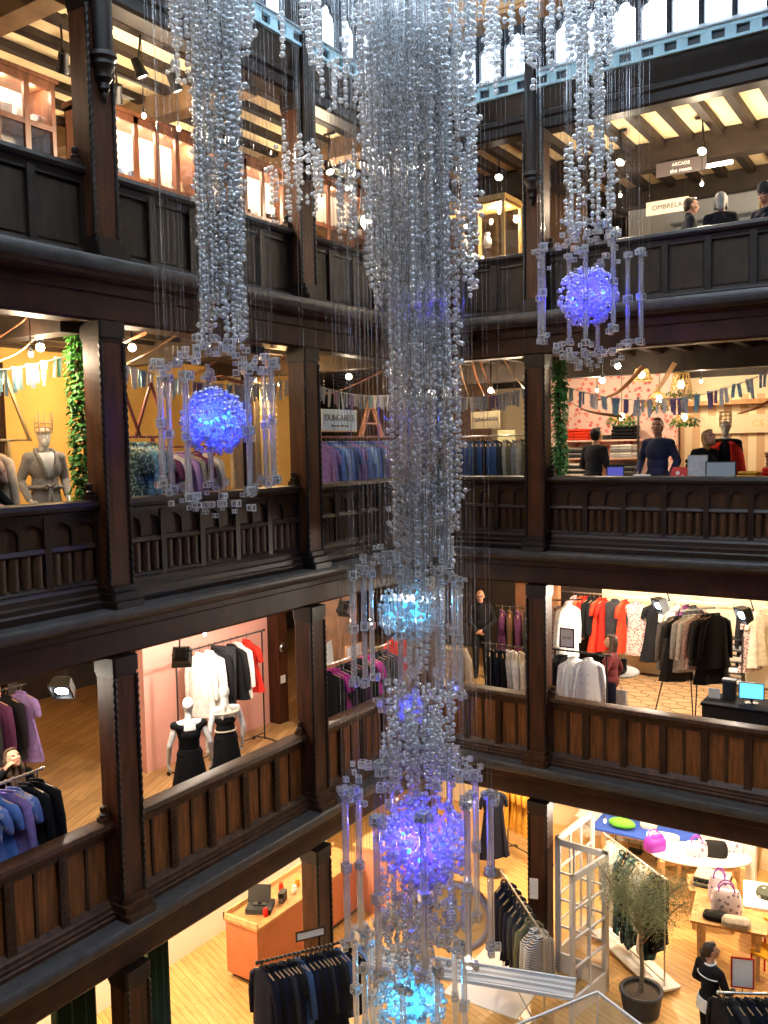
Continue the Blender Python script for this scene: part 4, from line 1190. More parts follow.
# right wing: hanging signs, people at the rail, tube light
def hanging_sign(label, c, w, h, m, lines_, tm, size, zc, rz=0, tilt=0., wires=True):
    t = thing('hanging_sign', label, 'sign', c, rz)
    part('board', MB().box(-w / 2, w / 2, -.012, .012, -h / 2, h / 2), m, t)
    for s, zz, sz in lines_: text(s, sz, t, tm, (0, -.015, zz), (PI / 2, 0, 0))
    if wires:
        for x in (-w * .42, w * .42): part('hanging_wire', MB().bar((x, 0, h / 2), (x, 0, zc - c[2]), .004, 5), BLACK, t)
    return t
GREYB = mat('grey_violet_board', (.085, .07, .075), .6); OFFW = mat('off_white_board', (.80, .72, .62), .6)
hanging_sign('grey board sign with two lines of white lettering, top gallery, right wing', (3.58, 1.96, 12.43), .76, .215, GREYB, (('ARCADE', .045, .07), ('the room', -.05, .085)), PAPER, .1, 12.5, wires=False)
hanging_sign('pale board sign with dark lettering hung behind the man at the top rail', (3.22, 2.5, 12.0), .68, .215, OFFW, (('OMBRELA', 0, .11),), BLACK, .1, 12.9)
t = thing('tube_light', 'short lit tube light under the top ceiling, above the black-clad woman', 'light', (4.0, 2.6, 12.55))
part('lit_tube', MB().lathe([(.03, -.2), (.03, .2)], 12, Matrix.Rotation(PI / 2, 4, 'Y')), BULB, t); part('holder', MB().box(-.22, .22, -.03, .03, .03, .06).bar((0, 0, .05), (0, 0, .36), .01), BLACK, t)

F3 = 10.0
figure('person', 'man in a dark jacket turning right, standing at the top right rail', (3.95, 1.05, F3), -1.25, 1.70, top=FAB['charcoal'], bottom=FAB['black'], hair='brown', yaw=.1, collar=True)
figure('person', 'grey-haired woman in black seen from behind at the top right rail', (4.40, .95, F3), .25, 1.68, top=FAB['black'], bottom=FAB['black'], hair='grey', hairstyle='bob', female=True)
t, J, HM = figure('person', 'woman in a dark knitted hat at the far right of the top rail', (4.98, 1.0, F3), 2.7, 1.66, top=FAB['navy'], bottom=FAB['black'], hair='blond', hairstyle='long', female=True)
b = MB(); b.lathe([(.099, -.0), (.103, .05), (.10, .10), (.08, .15), (.045, .18), (.01, .19)], 20, Matrix.Translation((0, -.008, .03)) @ Matrix.Rotation(-.2, 4, 'X'))
o = part('knitted_hat', b, FAB['charcoal'], t); o.matrix_local = HM
bk = thing('wall_shelving', 'blue-grey slatted shelving on the back wall of the top right gallery', 'shelving', (5.0, 4.35, F3))
part('back', MB().box(-2.2, 2.2, .1, .2, 0, 2.2), mat('slate_blue_board', (.26, .30, .36), .7), bk)
for i in range(6): part('shelf', MB().box(-2.2, 2.2, -.2, .12, .3 + i * .36, .33 + i * .36), mat('slate_blue_board', (.26, .30, .36), .7), bk)

SPOTN = ['nearest the first right post', 'over the grey sign', 'at the right edge']
for i, (p, a, lb) in enumerate((((4.04, 1.36, 12.42), (3.8, -.5, 10.8), 'lit black track spotlight above the grey sign, top gallery'),
        ((2.87, 1.21, 12.44), (2.6, -.4, 10.8), 'lit black track spotlight left of the grey sign, top gallery'),
        ((.96, .96, 12.50), (1.4, -.4, 10.8), 'lit black track spotlight over the gold display case'),
        ((5.2, 1.4, 12.45), (4.9, -.5, 10.9), 'lit black track spotlight at the right edge, top gallery'),
        ((-.42, -5.25, 12.38), (-.2, -4.6, 10.8), 'lit track spotlight of the top left gallery, nearer the left post'),
        ((-.40, -4.74, 12.38), (-.2, -4.0, 10.8), 'lit track spotlight of the top left gallery, farther from the left post'),
        ((-.75, -1.3, 12.35), (0, -1.6, 11), 'lit track spotlight above the tall cabinet by the bead chandelier'),
        ((-.9, -.6, 12.30), (.2, -1.2, 11.3), 'second lit track spotlight above the tall cabinet, nearer the corner'))):
    track_spot(p, a, lb, 12.92, 0, group='lit track spotlights of the top gallery')
for i, (x, y) in enumerate(((-.95, -5.9), (-.75, -6.9), (-1.15, -5.0), (-1.0, -5.4), (-.8, -7.3))):
    track_spot((x, y, 12.35), (x - 1, y + .6, 11), f'unlit black track spotlight under the top left ceiling, {ORD[i]} of five', 12.92, 0, group='unlit track spotlights', bulb=BLACK)
o = track_spot((-.35, -.95, 11.62), (1, -1.6, 11.4), 'large glaring lamp before the tall cabinet, top gallery', 12.92, 25, size=1.7)

# ------------------------------------------------------------------ MIDDLE GALLERY
F2 = 6.7
def rot_strip(pts, w, th, m, label, cat='wooden strip', group='bent wooden strips under the middle ceiling', twist=0.):
    """a thin bent lath following pts"""
    P = [Vector(p) for p in pts]; Q = []
    n = 20
    for i in range(n + 1):      # quadratic smoothing over three or more points
        u = i / n * (len(P) - 1); k = min(int(u), len(P) - 2); f = u - k
        p0, p1, p2, p3 = P[max(0, k - 1)], P[k], P[k + 1], P[min(len(P) - 1, k + 2)]
        Q.append(.5 * ((2 * p1) + (p2 - p0) * f + (2 * p0 - 5 * p1 + 4 * p2 - p3) * f * f + (-p0 + 3 * p1 - 3 * p2 + p3) * f ** 3))
    R = []
    for i, p in enumerate(Q):
        t = (Q[min(i + 1, n)] - Q[max(i - 1, 0)]).normalized(); a = twist * i / n
        s = t.cross(Vector((0, 0, 1))); s = s.normalized() if s.length > 1e-4 else Vector((1, 0, 0)); u = s.cross(t)
        s2 = s * math.cos(a) + u * math.sin(a); u2 = -s * math.sin(a) + u * math.cos(a)
        R.append([tuple(p + s2 * x + u2 * y) for x, y in ((-w / 2, -th), (w / 2, -th), (w / 2, th), (-w / 2, th))])
    return solo('wooden_strip', MB().rings(R), m, label, cat, group)

STR = [(((-.8, -7.0, 9.12), (-.8, -6.7, 9.25), (-.8, -6.25, 9.625)), 'middle gallery, left edge, lower'), (((-.7, -7.1, 9.3), (-.7, -6.9, 9.42), (-.7, -6.62, 9.625)), 'middle gallery, left edge, upper'),
       (((-1.2, -6.9, 9.42), (-1.2, -6.3, 9.50), (-1.2, -5.7, 9.60)), 'middle gallery, left edge, straightest'),
       (((-.8, -5.3, 9.22), (-.8, -4.95, 9.38), (-.8, -4.5, 9.625)), 'just right of the near left post, palest'), (((-1.1, -5.6, 9.35), (-1.0, -5.2, 9.48), (-.9, -4.9, 9.625)), 'just right of the near left post, reddest'),
       (((-.9, -4.6, 9.0), (-.9, -4.0, 9.22), (-.9, -3.3, 9.625)), 'behind the blue ball, steepest'), (((-1.2, -4.4, 8.95), (-1.1, -3.6, 9.05), (-1.0, -2.7, 9.5)), 'behind the blue ball, lower'), (((-.7, -3.9, 9.15), (-.7, -3.2, 9.12), (-.7, -2.4, 9.62)), 'behind the blue ball, sagging'),
       (((-.9, -2.4, 9.05), (-.9, -1.2, 9.05), (-.9, .2, 9.45)), 'right of the far left post, sagging'),
       (((.16, 1.0, 9.60), (.24, 1.0, 9.3), (.33, 1.0, 9.05)), 'right of the corner, first from the corner'), (((.41, 1.0, 9.60), (.50, 1.0, 9.3), (.65, 1.0, 9.0)), 'right of the corner, second from the corner'),
       (((.56, 1.0, 9.60), (.68, 1.0, 9.3), (.84, 1.0, 9.05)), 'right of the corner, third from the corner'), (((1.0, 1.0, 9.58), (1.15, 1.0, 9.35), (1.36, 1.0, 9.1)), 'against the first right post'),
       (((1.8, 1.2, 9.05), (2.3, 1.2, 8.72), (2.9, 1.2, 8.60)), 'hung in a long sag by the ivy column'), (((2.35, 1.3, 8.85), (2.8, 1.3, 8.98), (3.2, 1.3, 9.35)), 'rising over the floral wall'), (((2.9, 1.6, 8.6), (3.25, 1.6, 8.9), (3.6, 1.6, 9.4)), 'rising between the pendant lamps'),
       (((4.4, 2.2, 8.6), (4.8, 2.2, 8.75), (5.3, 2.2, 9.2)), 'at the right edge of the middle gallery')]
for i, (pts, lb) in enumerate(STR): rot_strip(pts, .10, .006, VENEER if i % 3 else mat('pale_bent_wood', (.56, .36, .20), .5, noise_amt=.2, scale=6), 'bent wood strip ' + lb, twist=.5)

BUNT = [mat('bunting ' + k, c, .85, noise_amt=.25, scale=25) for k, c in (('pale blue', (.50, .64, .70)), ('grey', (.48, .52, .52)), ('teal', (.26, .46, .52)), ('white', (.80, .78, .72)), ('slate', (.34, .40, .50)), ('violet', (.24, .16, .30)))]
def bunting(A, B, sag, n, label, seed, hgt=.22):
    A = Vector(A); B = Vector(B); R = random.Random(seed)
    t = thing('bunting', label, 'bunting', A)
    d = B - A; pts = [d * (i / 20) - Vector((0, 0, sag * 4 * (i / 20) * (1 - i / 20))) for i in range(21)]
    part('string', MB().tube(pts, .006, 5), STRING, t)
    h = Vector((d.x, d.y, 0)).normalized()
    for i in range(n):
        u = (i + .5) / n; p = d * u - Vector((0, 0, sag * 4 * u * (1 - u))); mb = MB()
        for q in range(R.randint(2, 3)):       # torn cloth tails knotted over the string
            w = R.uniform(.03, .055); l_ = hgt * R.uniform(.75, 1.2); o = (q - 1) * .045 + R.uniform(-.01, .01); s = R.uniform(-.03, .03); nn = Vector((-h.y, h.x, 0)) * R.uniform(-.02, .03)
            a = p + h * o
            V = []
            for z, sl in ((0.01, 0), (-l_ * .5, s * .6), (-l_, s)):
                c = a + h * sl + nn * (z / -l_) + Vector((0, 0, z))
                V.append([tuple(c + h * (-w / 2) + nn * .2), tuple(c + h * (w / 2)), tuple(c + h * (w / 2) + Vector((-h.y, h.x, 0)) * .006), tuple(c - h * (w / 2) + Vector((-h.y, h.x, 0)) * .006)])
            mb.rings(V)
        part('cloth_flag', mb, R.choice(BUNT), t)
    return t
bunting((-.6, -7.3, 9.0), (-.6, -5.95, 9.36), .06, 8, 'string of torn cloth flags at the left edge of the middle gallery', 3)
bunting((-.8, -5.6, 9.25), (-.8, -2.0, 9.25), .20, 24, 'long string of torn cloth flags behind the blue ball', 4)
bunting((-.7, -1.8, 9.12), (-.7, .6, 9.10), .09, 18, 'string of torn cloth flags left of the bead chandelier', 5)
bunting((.2, .7, 9.0), (1.75, .6, 9.12), .07, 11, 'string of torn cloth flags right of the bead chandelier', 6)
bunting((2.1, .55, 9.12), (5.5, .55, 9.28), .40, 20, 'long sagging string of torn cloth flags over the cash desk', 7)

def ivy(label, p, z0, z1, r, n, seed, tilt=0.):
    R = random.Random(seed); t = thing('ivy_column', label, 'ivy', p)
    part('stem', MB().tube([(.02 * math.sin(z * 5), .02 * math.cos(z * 4), z) for z in [z0 + (z1 - z0) * i / 24 for i in range(25)]], .022, 7), OAK_POST, t)
    mb = MB()
    for i in range(n):
        a = R.uniform(0, 6.28); z = R.uniform(z0, z1); d = r * R.uniform(.4, 1.0); s = R.uniform(.022, .040)
        M = Matrix.Translation((d * math.cos(a), d * math.sin(a), z)) @ Matrix.Rotation(a + R.uniform(-.7, .7), 4, 'Z') @ Matrix.Rotation(R.uniform(.3, 1.4), 4, 'Y')
        mb.add([(0, -s * .3, 0), (s * .6, -s * .8, -.002), (s * 1.7, 0, .004), (s * .6, s * .8, -.002), (0, s * .3, 0), (s * .6, 0, .010)], [(0, 1, 5), (1, 2, 5), (2, 3, 5), (3, 4, 5), (4, 0, 5)], M)
    o = part('leaves', mb, LEAF, t, smooth=0); o['kind'] = 'stuff'
    return t
ivy('column of green ivy beside the near left post, middle gallery', (-.42, -6.27, F2), 0, 2.75, .14, 2200, 2)
ivy('column of green ivy beside the first right post, middle gallery', (2.24, .32, F2), 0, 2.75, .12, 2200, 3)

# robe mannequin
GAUZE = mat('grey_woven_robe', (.34, .32, .30), .9, noise_amt=.35, scale=60)
t, J, HM = figure('mannequin', 'white mannequin in a grey wrap robe with a tied belt, middle gallery, left edge', (-1.2, -6.18, F2 + .08), -1.85, 1.72, top=GAUZE, skirt=(GAUZE, .35, .30), skin=MANQ, mannequin=True, featureless=True, category='mannequin', sleeve=.95, coat=None, pose={'eR': (.26, -.06, 1.13), 'wR': (.22, .12, .92), 'eL': (-.25, -.06, 1.13), 'wL': (-.20, .14, .95)})
b = MB(); b.tube([(.17 * math.cos(a), .125 * math.sin(a), 1.06) for a in [2 * PI * i / 24 for i in range(25)]], .028, 8)
for s in (-1, 1): b.tube([(0, .135, 1.06), (s * .05, .17, 1.10), (s * .10, .16, 1.07), (s * .04, .15, 1.05)], .016, 6); b.tube([(0, .14, 1.05), (s * .03, .16, .9), (s * .05, .165, .72)], [.02, .02, .028], 6)
part('belt', b, GAUZE, t)
b = MB(); R_ = []
for q in range(7):
    z = 1.175 + .275 * q / 6; w = .012 + .085 * (q / 6) ** .9
    R_.append([(x, .128 * math.sqrt(max(.05, 1 - (x / .19) ** 2 - ((z - 1.28) / .20) ** 2)) + .008, z) for x in (-w, -w * .5, 0, w * .5, w)])
part('bare_chest', b.rings(R_, close=False, cap=False), MANQ, t, 'white mannequin chest in the neckline')
b = MB()
for s in (-1, 1): b.tube([(s * (r_[4][0] + .012), r_[4][1] + .006, r_[4][2]) for r_ in R_] + [(s * .10, -.01, 1.485), (s * .05, -.06, 1.49)], .020, 8)
part('lapels', b, GAUZE, t)
b = MB()
for i in range(3): b.tube([(.085 * math.cos(a), .10 * math.sin(a), .02 + .05 * i) for a in [2 * PI * q / 24 for q in range(25)]], .009, 6)
for i in range(9):
    a = 2 * PI * i / 9; b.bar((.09 * math.cos(a), .105 * math.sin(a), .0), (.095 * math.cos(a), .11 * math.sin(a), .20 + .07 * math.sin(i * 2.2)), .008, 6)
o = part('wooden_crown', b, mat('raw_wood_lath', (.62, .44, .22), .6), t); o.matrix_local = HM @ Matrix.Translation((0, 0, .04))
part('plinth', MB().lathe([(.26, -.08), (.26, -.01), (.02, -.005)], 24), BLACK, t)

def tri_rack(label, P, Q, zf, m, h2=.68):
    """rail with triangular end frames rising above it"""
    P = Vector(P); Q = Vector(Q); d = Q - P; L = d.length; rz = math.atan2(d.y, d.x); h = P.z - zf
    t = thing('clothes_rack', label, 'clothes rack', (P.x, P.y, zf), rz)
    part('rail', MB().bar((-.08, 0, h), (L + .08, 0, h), .014, 10), m, t)
    for x in (.0, L):
        part('end_frame', MB().beam((x - .26, .0, h), (x, 0, h + h2), .025, .03).beam((x + .26, 0, h), (x, 0, h + h2), .025, .03).beam((x - .28, 0, h), (x + .28, 0, h), .022, .022), m, t)
        part('upright', MB().beam((x, -.3, 0), (x, 0, h), .025, .03, upv=(1, 0, 0)).beam((x, .3, 0), (x, 0, h), .025, .03, upv=(1, 0, 0)), m, t)
    return t
REDM = mat('dark_red_rail', (.20, .04, .035), .45)
RAWW = mat('raw_wood_lath', (.62, .44, .22), .6)
tri_rack('rack with raw wood triangle ends at the left edge of the middle gallery', (-.85, -7.6, 8.34), (-.85, -6.86, 8.34), F2, RAWW)
rail_of((-.85, -7.6, 8.34), (-.85, -7.02, 8.34), 5, [('dress', 1.1, 'floral brown'), ('shirt', .8, 'beige'), ('dress', 1.15, 'floral brown')], 'triangle rack at the left edge', 'clothes on the left edge triangle rack', turn=.35)
tri_rack('dark red rack with triangle ends right of the near left post', (-.75, -5.45, 8.37), (-.75, -5.0, 8.37), F2, REDM, .64)
rail_of((-.75, -5.5, 8.37), (-.75, -4.95, 8.37), 5, [('dress', 1.2, 'green sequin'), ('dress', 1.15, 'green sequin'), ('shirt', .95, 'teal print'), ('dress', 1.1, 'teal print')], 'red triangle rack behind the left chandelier', 'dresses on the red triangle rack', turn=.3)
clothes_rack((-1.4, -4.7, 8.25), (-1.4, -3.3, 8.25), F2, 'dark red clothes rack behind the blue ball', m=REDM)
rail_of((-1.4, -4.6, 8.25), (-1.4, -3.4, 8.25), 8, [('shirt', .75, 'lilac'), ('coat', .8, 'grey'), ('dress', 1.0, 'plum'), ('shirt', .75, 'pale grey')], 'dark red rack behind the blue ball', 'clothes on the dark red rack', turn=.2)
# slatted lit stand, dark drapes
t = thing('slatted_stand', 'pale yellow lit slatted stand right of the blue ball', 'display stand', (-2.0, -1.48, F2), LEFT)
part('back_board', MB().box(-.22, .22, -.03, 0, 0, 2.55), mat('pale_yellow_board', (.86, .74, .38), .6), t)
for i in range(20): part('slat', MB().box(-.22, .22, 0, .05, .12 + i * .12, .145 + i * .12), mat('pale_yellow_board', (.86, .74, .38), .6), t)
for i, (y, c) in enumerate(((-2.25, 'stone'), (-2.02, 'charcoal'), (-1.83, 'stone'))):
    mb = MB(); P = [( .035 * math.sin(q * 1.9), -.11 + .22 * q / 14) for q in range(15)] + [(.035 * math.sin(q * 1.9) - .02, -.11 + .22 * q / 14) for q in range(14, -1, -1)]
    solo('hanging_drape', mb.prism(P, F2 + .02, 9.3), FAB[c], f'{c} hanging drape, {ORD[i]} from the left beside the slatted stand', 'drape', 'drapes beside the slatted stand', (-1.95, y, 0))
hgs = ['first from the left', 'second']
for i, (y, c, z) in enumerate(((-6.95, 'rust', 9.1), (-6.35, 'grey', 9.3), (-5.95, 'brown', 9.3), (-7.2, 'scarlet', 8.9))):
    mb = MB(); P = [(.03 * math.sin(q * 1.7), -.10 + .2 * q / 12) for q in range(13)] + [(.03 * math.sin(q * 1.7) - .02, -.10 + .2 * q / 12) for q in range(12, -1, -1)]
    solo('cloth_banner', mb.prism(P, 7.2, z), FAB[c], f'{c} cloth banner hung before the ochre wall, left edge', 'banner', 'banners on the ochre wall', (-2.4, y + .0, 0))

# bay C: sign, blue shirts; bay D: denim rack, sign
SIGNB = mat('sky_blue_board', (.50, .68, .86), .6)
hanging_sign('sky blue board sign above the blue shirts', (-.86, -1.06, 8.63), .90, .33, SIGNB, (('DUNGAREES', .03, .135), ('the new collection', -.09, .06)), mat('grey_ink', (.16, .15, .16), .6), .1, 9.4, rz=PI / 2)
part('wood_edge', MB().box(-.47, .47, -.01, .01, -.185, -.165).box(.45, .47, -.01, .01, -.18, .17), WOODM, bpy.data.objects['hanging_sign.002'])
clothes_rack((-.8, -1.75, 8.36), (-.8, .35, 8.36), F2, 'dark red clothes rack of blue shirts left of the bead chandelier', m=REDM)
rail_of((-.8, -1.72, 8.36), (-.8, .3, 8.36), 22, [('shirt', .72, 'lilac'), ('tee', .68, 'lilac'), ('shirt', .76, 'blue'), ('tee', .72, 'sky'), ('shirt', .74, 'sky'), ('shirt', .74, 'blue'), ('shirt', .74, 'denim'), ('tee', .70, 'blue')], 'red rail left of the bead chandelier', 'blue and lilac shirts', turn=.45)
for i, y in enumerate((.0, .22)):
    solo('wooden_trestle', MB().beam((0, -.32, 0), (0, 0, .62), .03, .035).beam((0, .32, 0), (0, 0, .62), .03, .035).beam((0, -.2, .22), (0, .2, .22), .025, .025), VENEER, f'wooden triangle frame above the blue shirts, {ORD[i]} from the left', 'frame', 'triangle frames above the shirts', (-1.0 - i * .1, y, 8.375))
clothes_rack((.12, .85, 8.34), (1.62, .85, 8.34), F2, 'steel clothes rack of denim right of the bead chandelier', m=CHROME)
rail_of((.15, .85, 8.34), (1.55, .85, 8.34), 16, [('shirt', .74, 'denim'), ('coat', .76, 'navy'), ('shirt', .72, 'denim'), ('coat', .74, 'denim'), ('shirt', .74, 'charcoal'), ('shirt', .7, 'stone'), ('coat', .74, 'olive'), ('coat', .72, 'stone')][:5] * 2 + [('shirt', .7, 'stone'), ('coat', .74, 'olive'), ('shirt', .7, 'grey')] * 2, 'denim rail right of the bead chandelier', 'denim and grey tops', turn=.5)
LITB = mat('cream_lit_board', (.86, .74, .48), .6)
hanging_sign('cream board sign above the denim rail', (.55, 1.2, 8.62), .54, .29, LITB, (('DUNGAREES', .01, .085),), mat('grey_ink', (.16, .15, .16), .6), .1, 9.7)
hanging_sign('small cream board sign at the corner post, middle gallery', (-.32, 1.4, 8.61), .26, .25, LITB, (('CL', 0, .11),), mat('grey_ink', (.16, .15, .16), .6), .1, 9.7)
for i, (x, y, l_) in enumerate(((.42, 2.3, .34), (1.02, 2.3, .5))):
    solo('wall_board', MB().box(-l_ / 2, l_ / 2, -.02, .02, -.28, .1), mat('greenish_board', (.42, .40, .24), .7), f'pale board leaning behind the denim rail, {("left", "right")[i]} one', 'board', None, (x, y, 8.36))
t, J, HM = figure('mannequin', 'white mannequin in dark clothes beside the first right post, middle gallery', (1.45, 1.7, F2), PI - .3, 1.72, top=FAB['black'], bottom=FAB['black'], skin=MANQ, mannequin=True, featureless=True, category='mannequin')

# bulbs of the middle gallery
for i, (p, lb) in enumerate((((-1.0, -6.31, 9.34), 'over the robe mannequin'), ((-1.0, -5.04, 9.44), 'right of the near left post'), ((.09, 1.0, 9.27), 'first right of the corner'), ((.76, 1.0, 9.10), 'second right of the corner'), ((2.59, 1.2, 9.17), 'large, over the floral wall'), ((2.82, 1.25, 9.38), 'small, over the floral wall'), ((-.7, -1.0, 9.3), 'over the blue shirts'))):
    t = thing('pendant_or_fill_bulb', f'round lit ceiling bulb {lb}, middle gallery', 'bulb', p)
    part('globe', MB().ell((0, 0, 0), .046, 16, 12), BULB, t, smooth=180); lamp('bulb_or_fill_light', (0, 0, -.01), 22, LCOL['w'], .058, parent=t); part('socket', MB().lathe([(.02, .035), (.03, .045), (.03, .10), (.012, .11), (.012, 9.72 - p[2])], 12), BLACK, t)

# wicker pendants with greenery
WICK = mat('raw_wicker', (.74, .48, .16), .6, noise_amt=.2, scale=20)
def wicker(label, p, r0, r1, h, leaves, seed, zc=9.7):
    R = random.Random(seed); t = thing('pendant_lamp', label, 'pendant lamp', p, 0, 'wicker pendant lamps'); mb = MB(); n = 14
    for i in range(n):
        for s in (1, -1):
            mb.tube([((r0 + (r1 - r0) * q / 6) * math.cos(2 * PI * i / n + s * q * .22), (r0 + (r1 - r0) * q / 6) * math.sin(2 * PI * i / n + s * q * .22), h * (.5 - q / 6)) for q in range(7)], .006, 5)
    for r, z in ((r0, h / 2), (r1, -h / 2), ((r0 + r1) / 2, 0)): mb.tube([(r * math.cos(a), r * math.sin(a), z) for a in [2 * PI * q / 24 for q in range(25)]], .009, 6)
    part('wicker_shade', mb, WICK, t)
    part('bulb', MB().ell((0, 0, 0), (.05, .05, .06), 14, 10), BULB, t, smooth=180)
    part('cord', MB().bar((0, 0, .05), (0, 0, zc - p[2]), .006, 6), BLACK, t)
    if leaves:
        lf = MB()
        for i in range(leaves):
            a = R.uniform(0, 6.28); d = r1 * R.uniform(.8, 1.35); s = R.uniform(.018, .032)
            M = Matrix.Translation((d * math.cos(a), d * math.sin(a), -h / 2 + R.uniform(-.05, .07))) @ Matrix.Rotation(a, 4, 'Z') @ Matrix.Rotation(R.uniform(0, 1.6), 4, 'Y')
            lf.add([(0, 0, 0), (s * .8, -s * .6, 0), (s * 2, 0, .004), (s * .8, s * .6, 0)], [(0, 1, 2, 3)], M)
        o = part('greenery', lf, LEAF, t, smooth=0); o['kind'] = 'stuff'
    lamp('pendant_light', (0, 0, 0), 9, (1, .66, .25), .05, parent=t)
wicker('small open wicker pendant lamp, highest of the cluster over the cash desk', (3.12, 1.5, 9.24), .09, .15, .17, 0, 1)
wicker('tall wicker pendant lamp with ivy round its foot, over the cash desk', (3.72, 1.5, 9.06), .11, .17, .34, 140, 2)
wicker('low wicker pendant lamp wrapped in greenery before the floral wall', (2.80, 1.5, 8.60), .05, .19, .14, 260, 3)
wicker('low wicker pendant lamp wrapped in greenery before the striped wall', (3.77, 1.5, 8.56), .05, .19, .14, 260, 4)
wicker('wide pendant lamp of open wood slats between the ivy lamps', (3.36, 1.6, 8.86), .03, .22, .22, 90, 5)

# people and cash desk
figure('person', 'man in a dark sweater seen from behind before the floral wall', (2.40, 1.3, F2), -.35, 1.75, top=FAB['charcoal'], bottom=FAB['black'], hair='black', pose={'lean': .12, 'eR': (.25, .02, 1.14), 'wR': (.16, .26, 1.05), 'eL': (-.25, .02, 1.14), 'wL': (-.16, .26, 1.05)}, pitch=-.3)
NAVYW = mat('cloth ink navy', (.012, .018, .06), .85, noise_amt=.15, scale=14)
figure('person', 'man in a navy pullover standing behind the cash desk, facing out', (3.50, 1.05, F2), PI - .15, 1.85, top=NAVYW, bottom=FAB['charcoal'], hair='brown', yaw=.25, pitch=-.25, pose={'eR': (.26, -.02, 1.14), 'wR': (.2, .2, .98), 'eL': (-.27, -.05, 1.14), 'wL': (-.24, .12, .93)})
figure('person', 'blonde woman in black leaning over the cash desk', (4.10, 1.15, F2), PI + .9, 1.68, top=FAB['black'], bottom=FAB['black'], hair='blond', hairstyle='bob', female=True, pose={'lean': .25, 'eR': (.26, .03, 1.12), 'wR': (.2, .28, 1.05)}, pitch=-.3)
t, J, HM = figure('mannequin', 'mannequin in a red cape with a wire head, behind the cash desk', (4.32, 1.75, F2 + .1), PI + .1, 1.70, top=FAB['black'], skirt=(FAB['black'], .5, .26), skin=MANQ, mannequin=True, featureless=True, category='mannequin')
b = MB()
R_ = []
for z, rx, ry in ((.62, .36, .24), (.9, .31, .22), (1.2, .27, .19), (1.36, .22, .14), (1.42, .13, .10)):
    R_.append([(rx * math.cos(a), ry * math.sin(a) - .01, z) for a in [PI * .5 + .35 + (2 * PI - .7) * j / 30 for j in range(31)]])
b.rings(R_, close=False, cap=False); o = part('red_cape', b, FAB['red'], t)
sm = o.modifiers.new('thickness', 'SOLIDIFY'); sm.thickness = .012
b = MB()
for i in range(5): b.tube([(.085 * math.cos(a), .10 * math.sin(a), -.02 + .055 * i) for a in [2 * PI * q / 24 for q in range(25)]], .007, 6)
for i in range(8):
    a = 2 * PI * i / 8; b.bar((.088 * math.cos(a), .103 * math.sin(a), -.03), (.088 * math.cos(a), .103 * math.sin(a), .22), .007, 6)
o = part('wire_headdress', b, RAWW, t); o.matrix_local = HM @ Matrix.Translation((0, 0, .05))
part('plinth', MB().lathe([(.26, -.1), (.26, -.01), (.02, -.005)], 24), BLACK, t)

t = thing('cash_desk', 'long dark cash desk behind the middle gallery rail', 'cash desk', (3.75, .55, F2))
part('worktop', MB().box(-1.35, 1.6, -.28, .30, .84, .88), BLACK, t); part('carcass', MB().box(-1.3, 1.55, -.22, .28, 0, .84), OAK_FRAME1, t)
ZD = F2 + .88
def laptop(label, p, rz, lit, w=.34, h=.25, back=None, foot=True):
    t = thing('computer_monitor', label, 'monitor', p, rz)
    part('screen', MB().box(-w / 2, w / 2, -.012, .012, .06, .06 + h), back or BLACK, t)
    part('display', MB().box(-w / 2 + .015, w / 2 - .015, -.016, -.011, .075, .045 + h), lit, t)
    part('stand', MB().box(-.09, .09, -.06, .06, 0, .012).bar((0, .01, .01), (0, .012, .12), .014), BLACK, t)
    return t
DIM = mat('dim_screen', (.05, .06, .08), .2, emit=(.30, .36, .42), estr=.35)
laptop('dark monitor with a dim screen standing on the cash desk, right', (4.55, .42, ZD), .05, DIM, .40, .27)
laptop('grey back of a tilted screen on the cash desk beside the dark monitor', (4.24, .42, ZD), .12, mat('cloth pale grey', (.5, .5, .5)), .27, .36, back=FAB['stone'])
laptop('small screen with a violet picture on the cash desk by the dark-haired man', (2.95, .75, ZD), .3, mat('violet_screen', (.05, .05, .2), .2, emit=(.10, .10, .45), estr=.8), .26, .2)
t = thing('paper_stack', 'white stack of paper on the cash desk before the man in navy', 'paper', (3.45, .42, ZD)); part('sheets', MB().box(-.15, .15, -.1, .1, 0, .12).box(-.10, .11, -.08, .07, .12, .15), PAPER, t)
def folded(label, p, m, n, w=.30, d=.24, h=.045, group=None, rz=0, cat='folded clothes'):
    R = random.Random(int(p[0] * 100) + n)
    for i in range(n):
        mb = MB().rings([[(x * k, y * k, z) for x, y in ((-w / 2, -d / 2), (w / 2, -d / 2), (w / 2, d / 2), (-w / 2, d / 2))] for k, z in ((.93, 0), (1, h * .25), (1, h * .75), (.92, h))])
        mb.tube([(-w * .48, -d / 2, h * .5), (w * .48, -d / 2, h * .5)], h * .42, 8)
        solo('folded_garment', mb, m[i % len(m)] if isinstance(m, list) else m, f'{label}, {ORD[i]} from the bottom', cat, group or label, (p[0] + R.uniform(-.012, .012), p[1] + R.uniform(-.01, .01), p[2] + i * (h + .002)), rz + R.uniform(-.06, .06))
folded('yellow folded cloth on the cash desk at the right', (4.88, .62, ZD), FAB['mustard'], 4, .26, .22)
folded('red folded cloth at the right end of the cash desk', (5.15, .66, ZD), FAB['red'], 5, .2, .22)
t = thing('shopping_bag', 'red and white shopping bag on the cash desk before the blonde woman', 'bag', (3.98, .55, ZD))
part('bag', MB().rings([[(x * k, y * k * q, z) for x, y in ((-.14, -.06), (.14, -.06), (.14, .06), (-.14, .06))] for k, z, q in ((1, 0, 1), (1.05, .1, 1), (.95, .2, .6), (.8, .25, .2))]), mat_spots('red_white_bag', (.62, .05, .04), (.86, .80, .74), 9, .3), t)
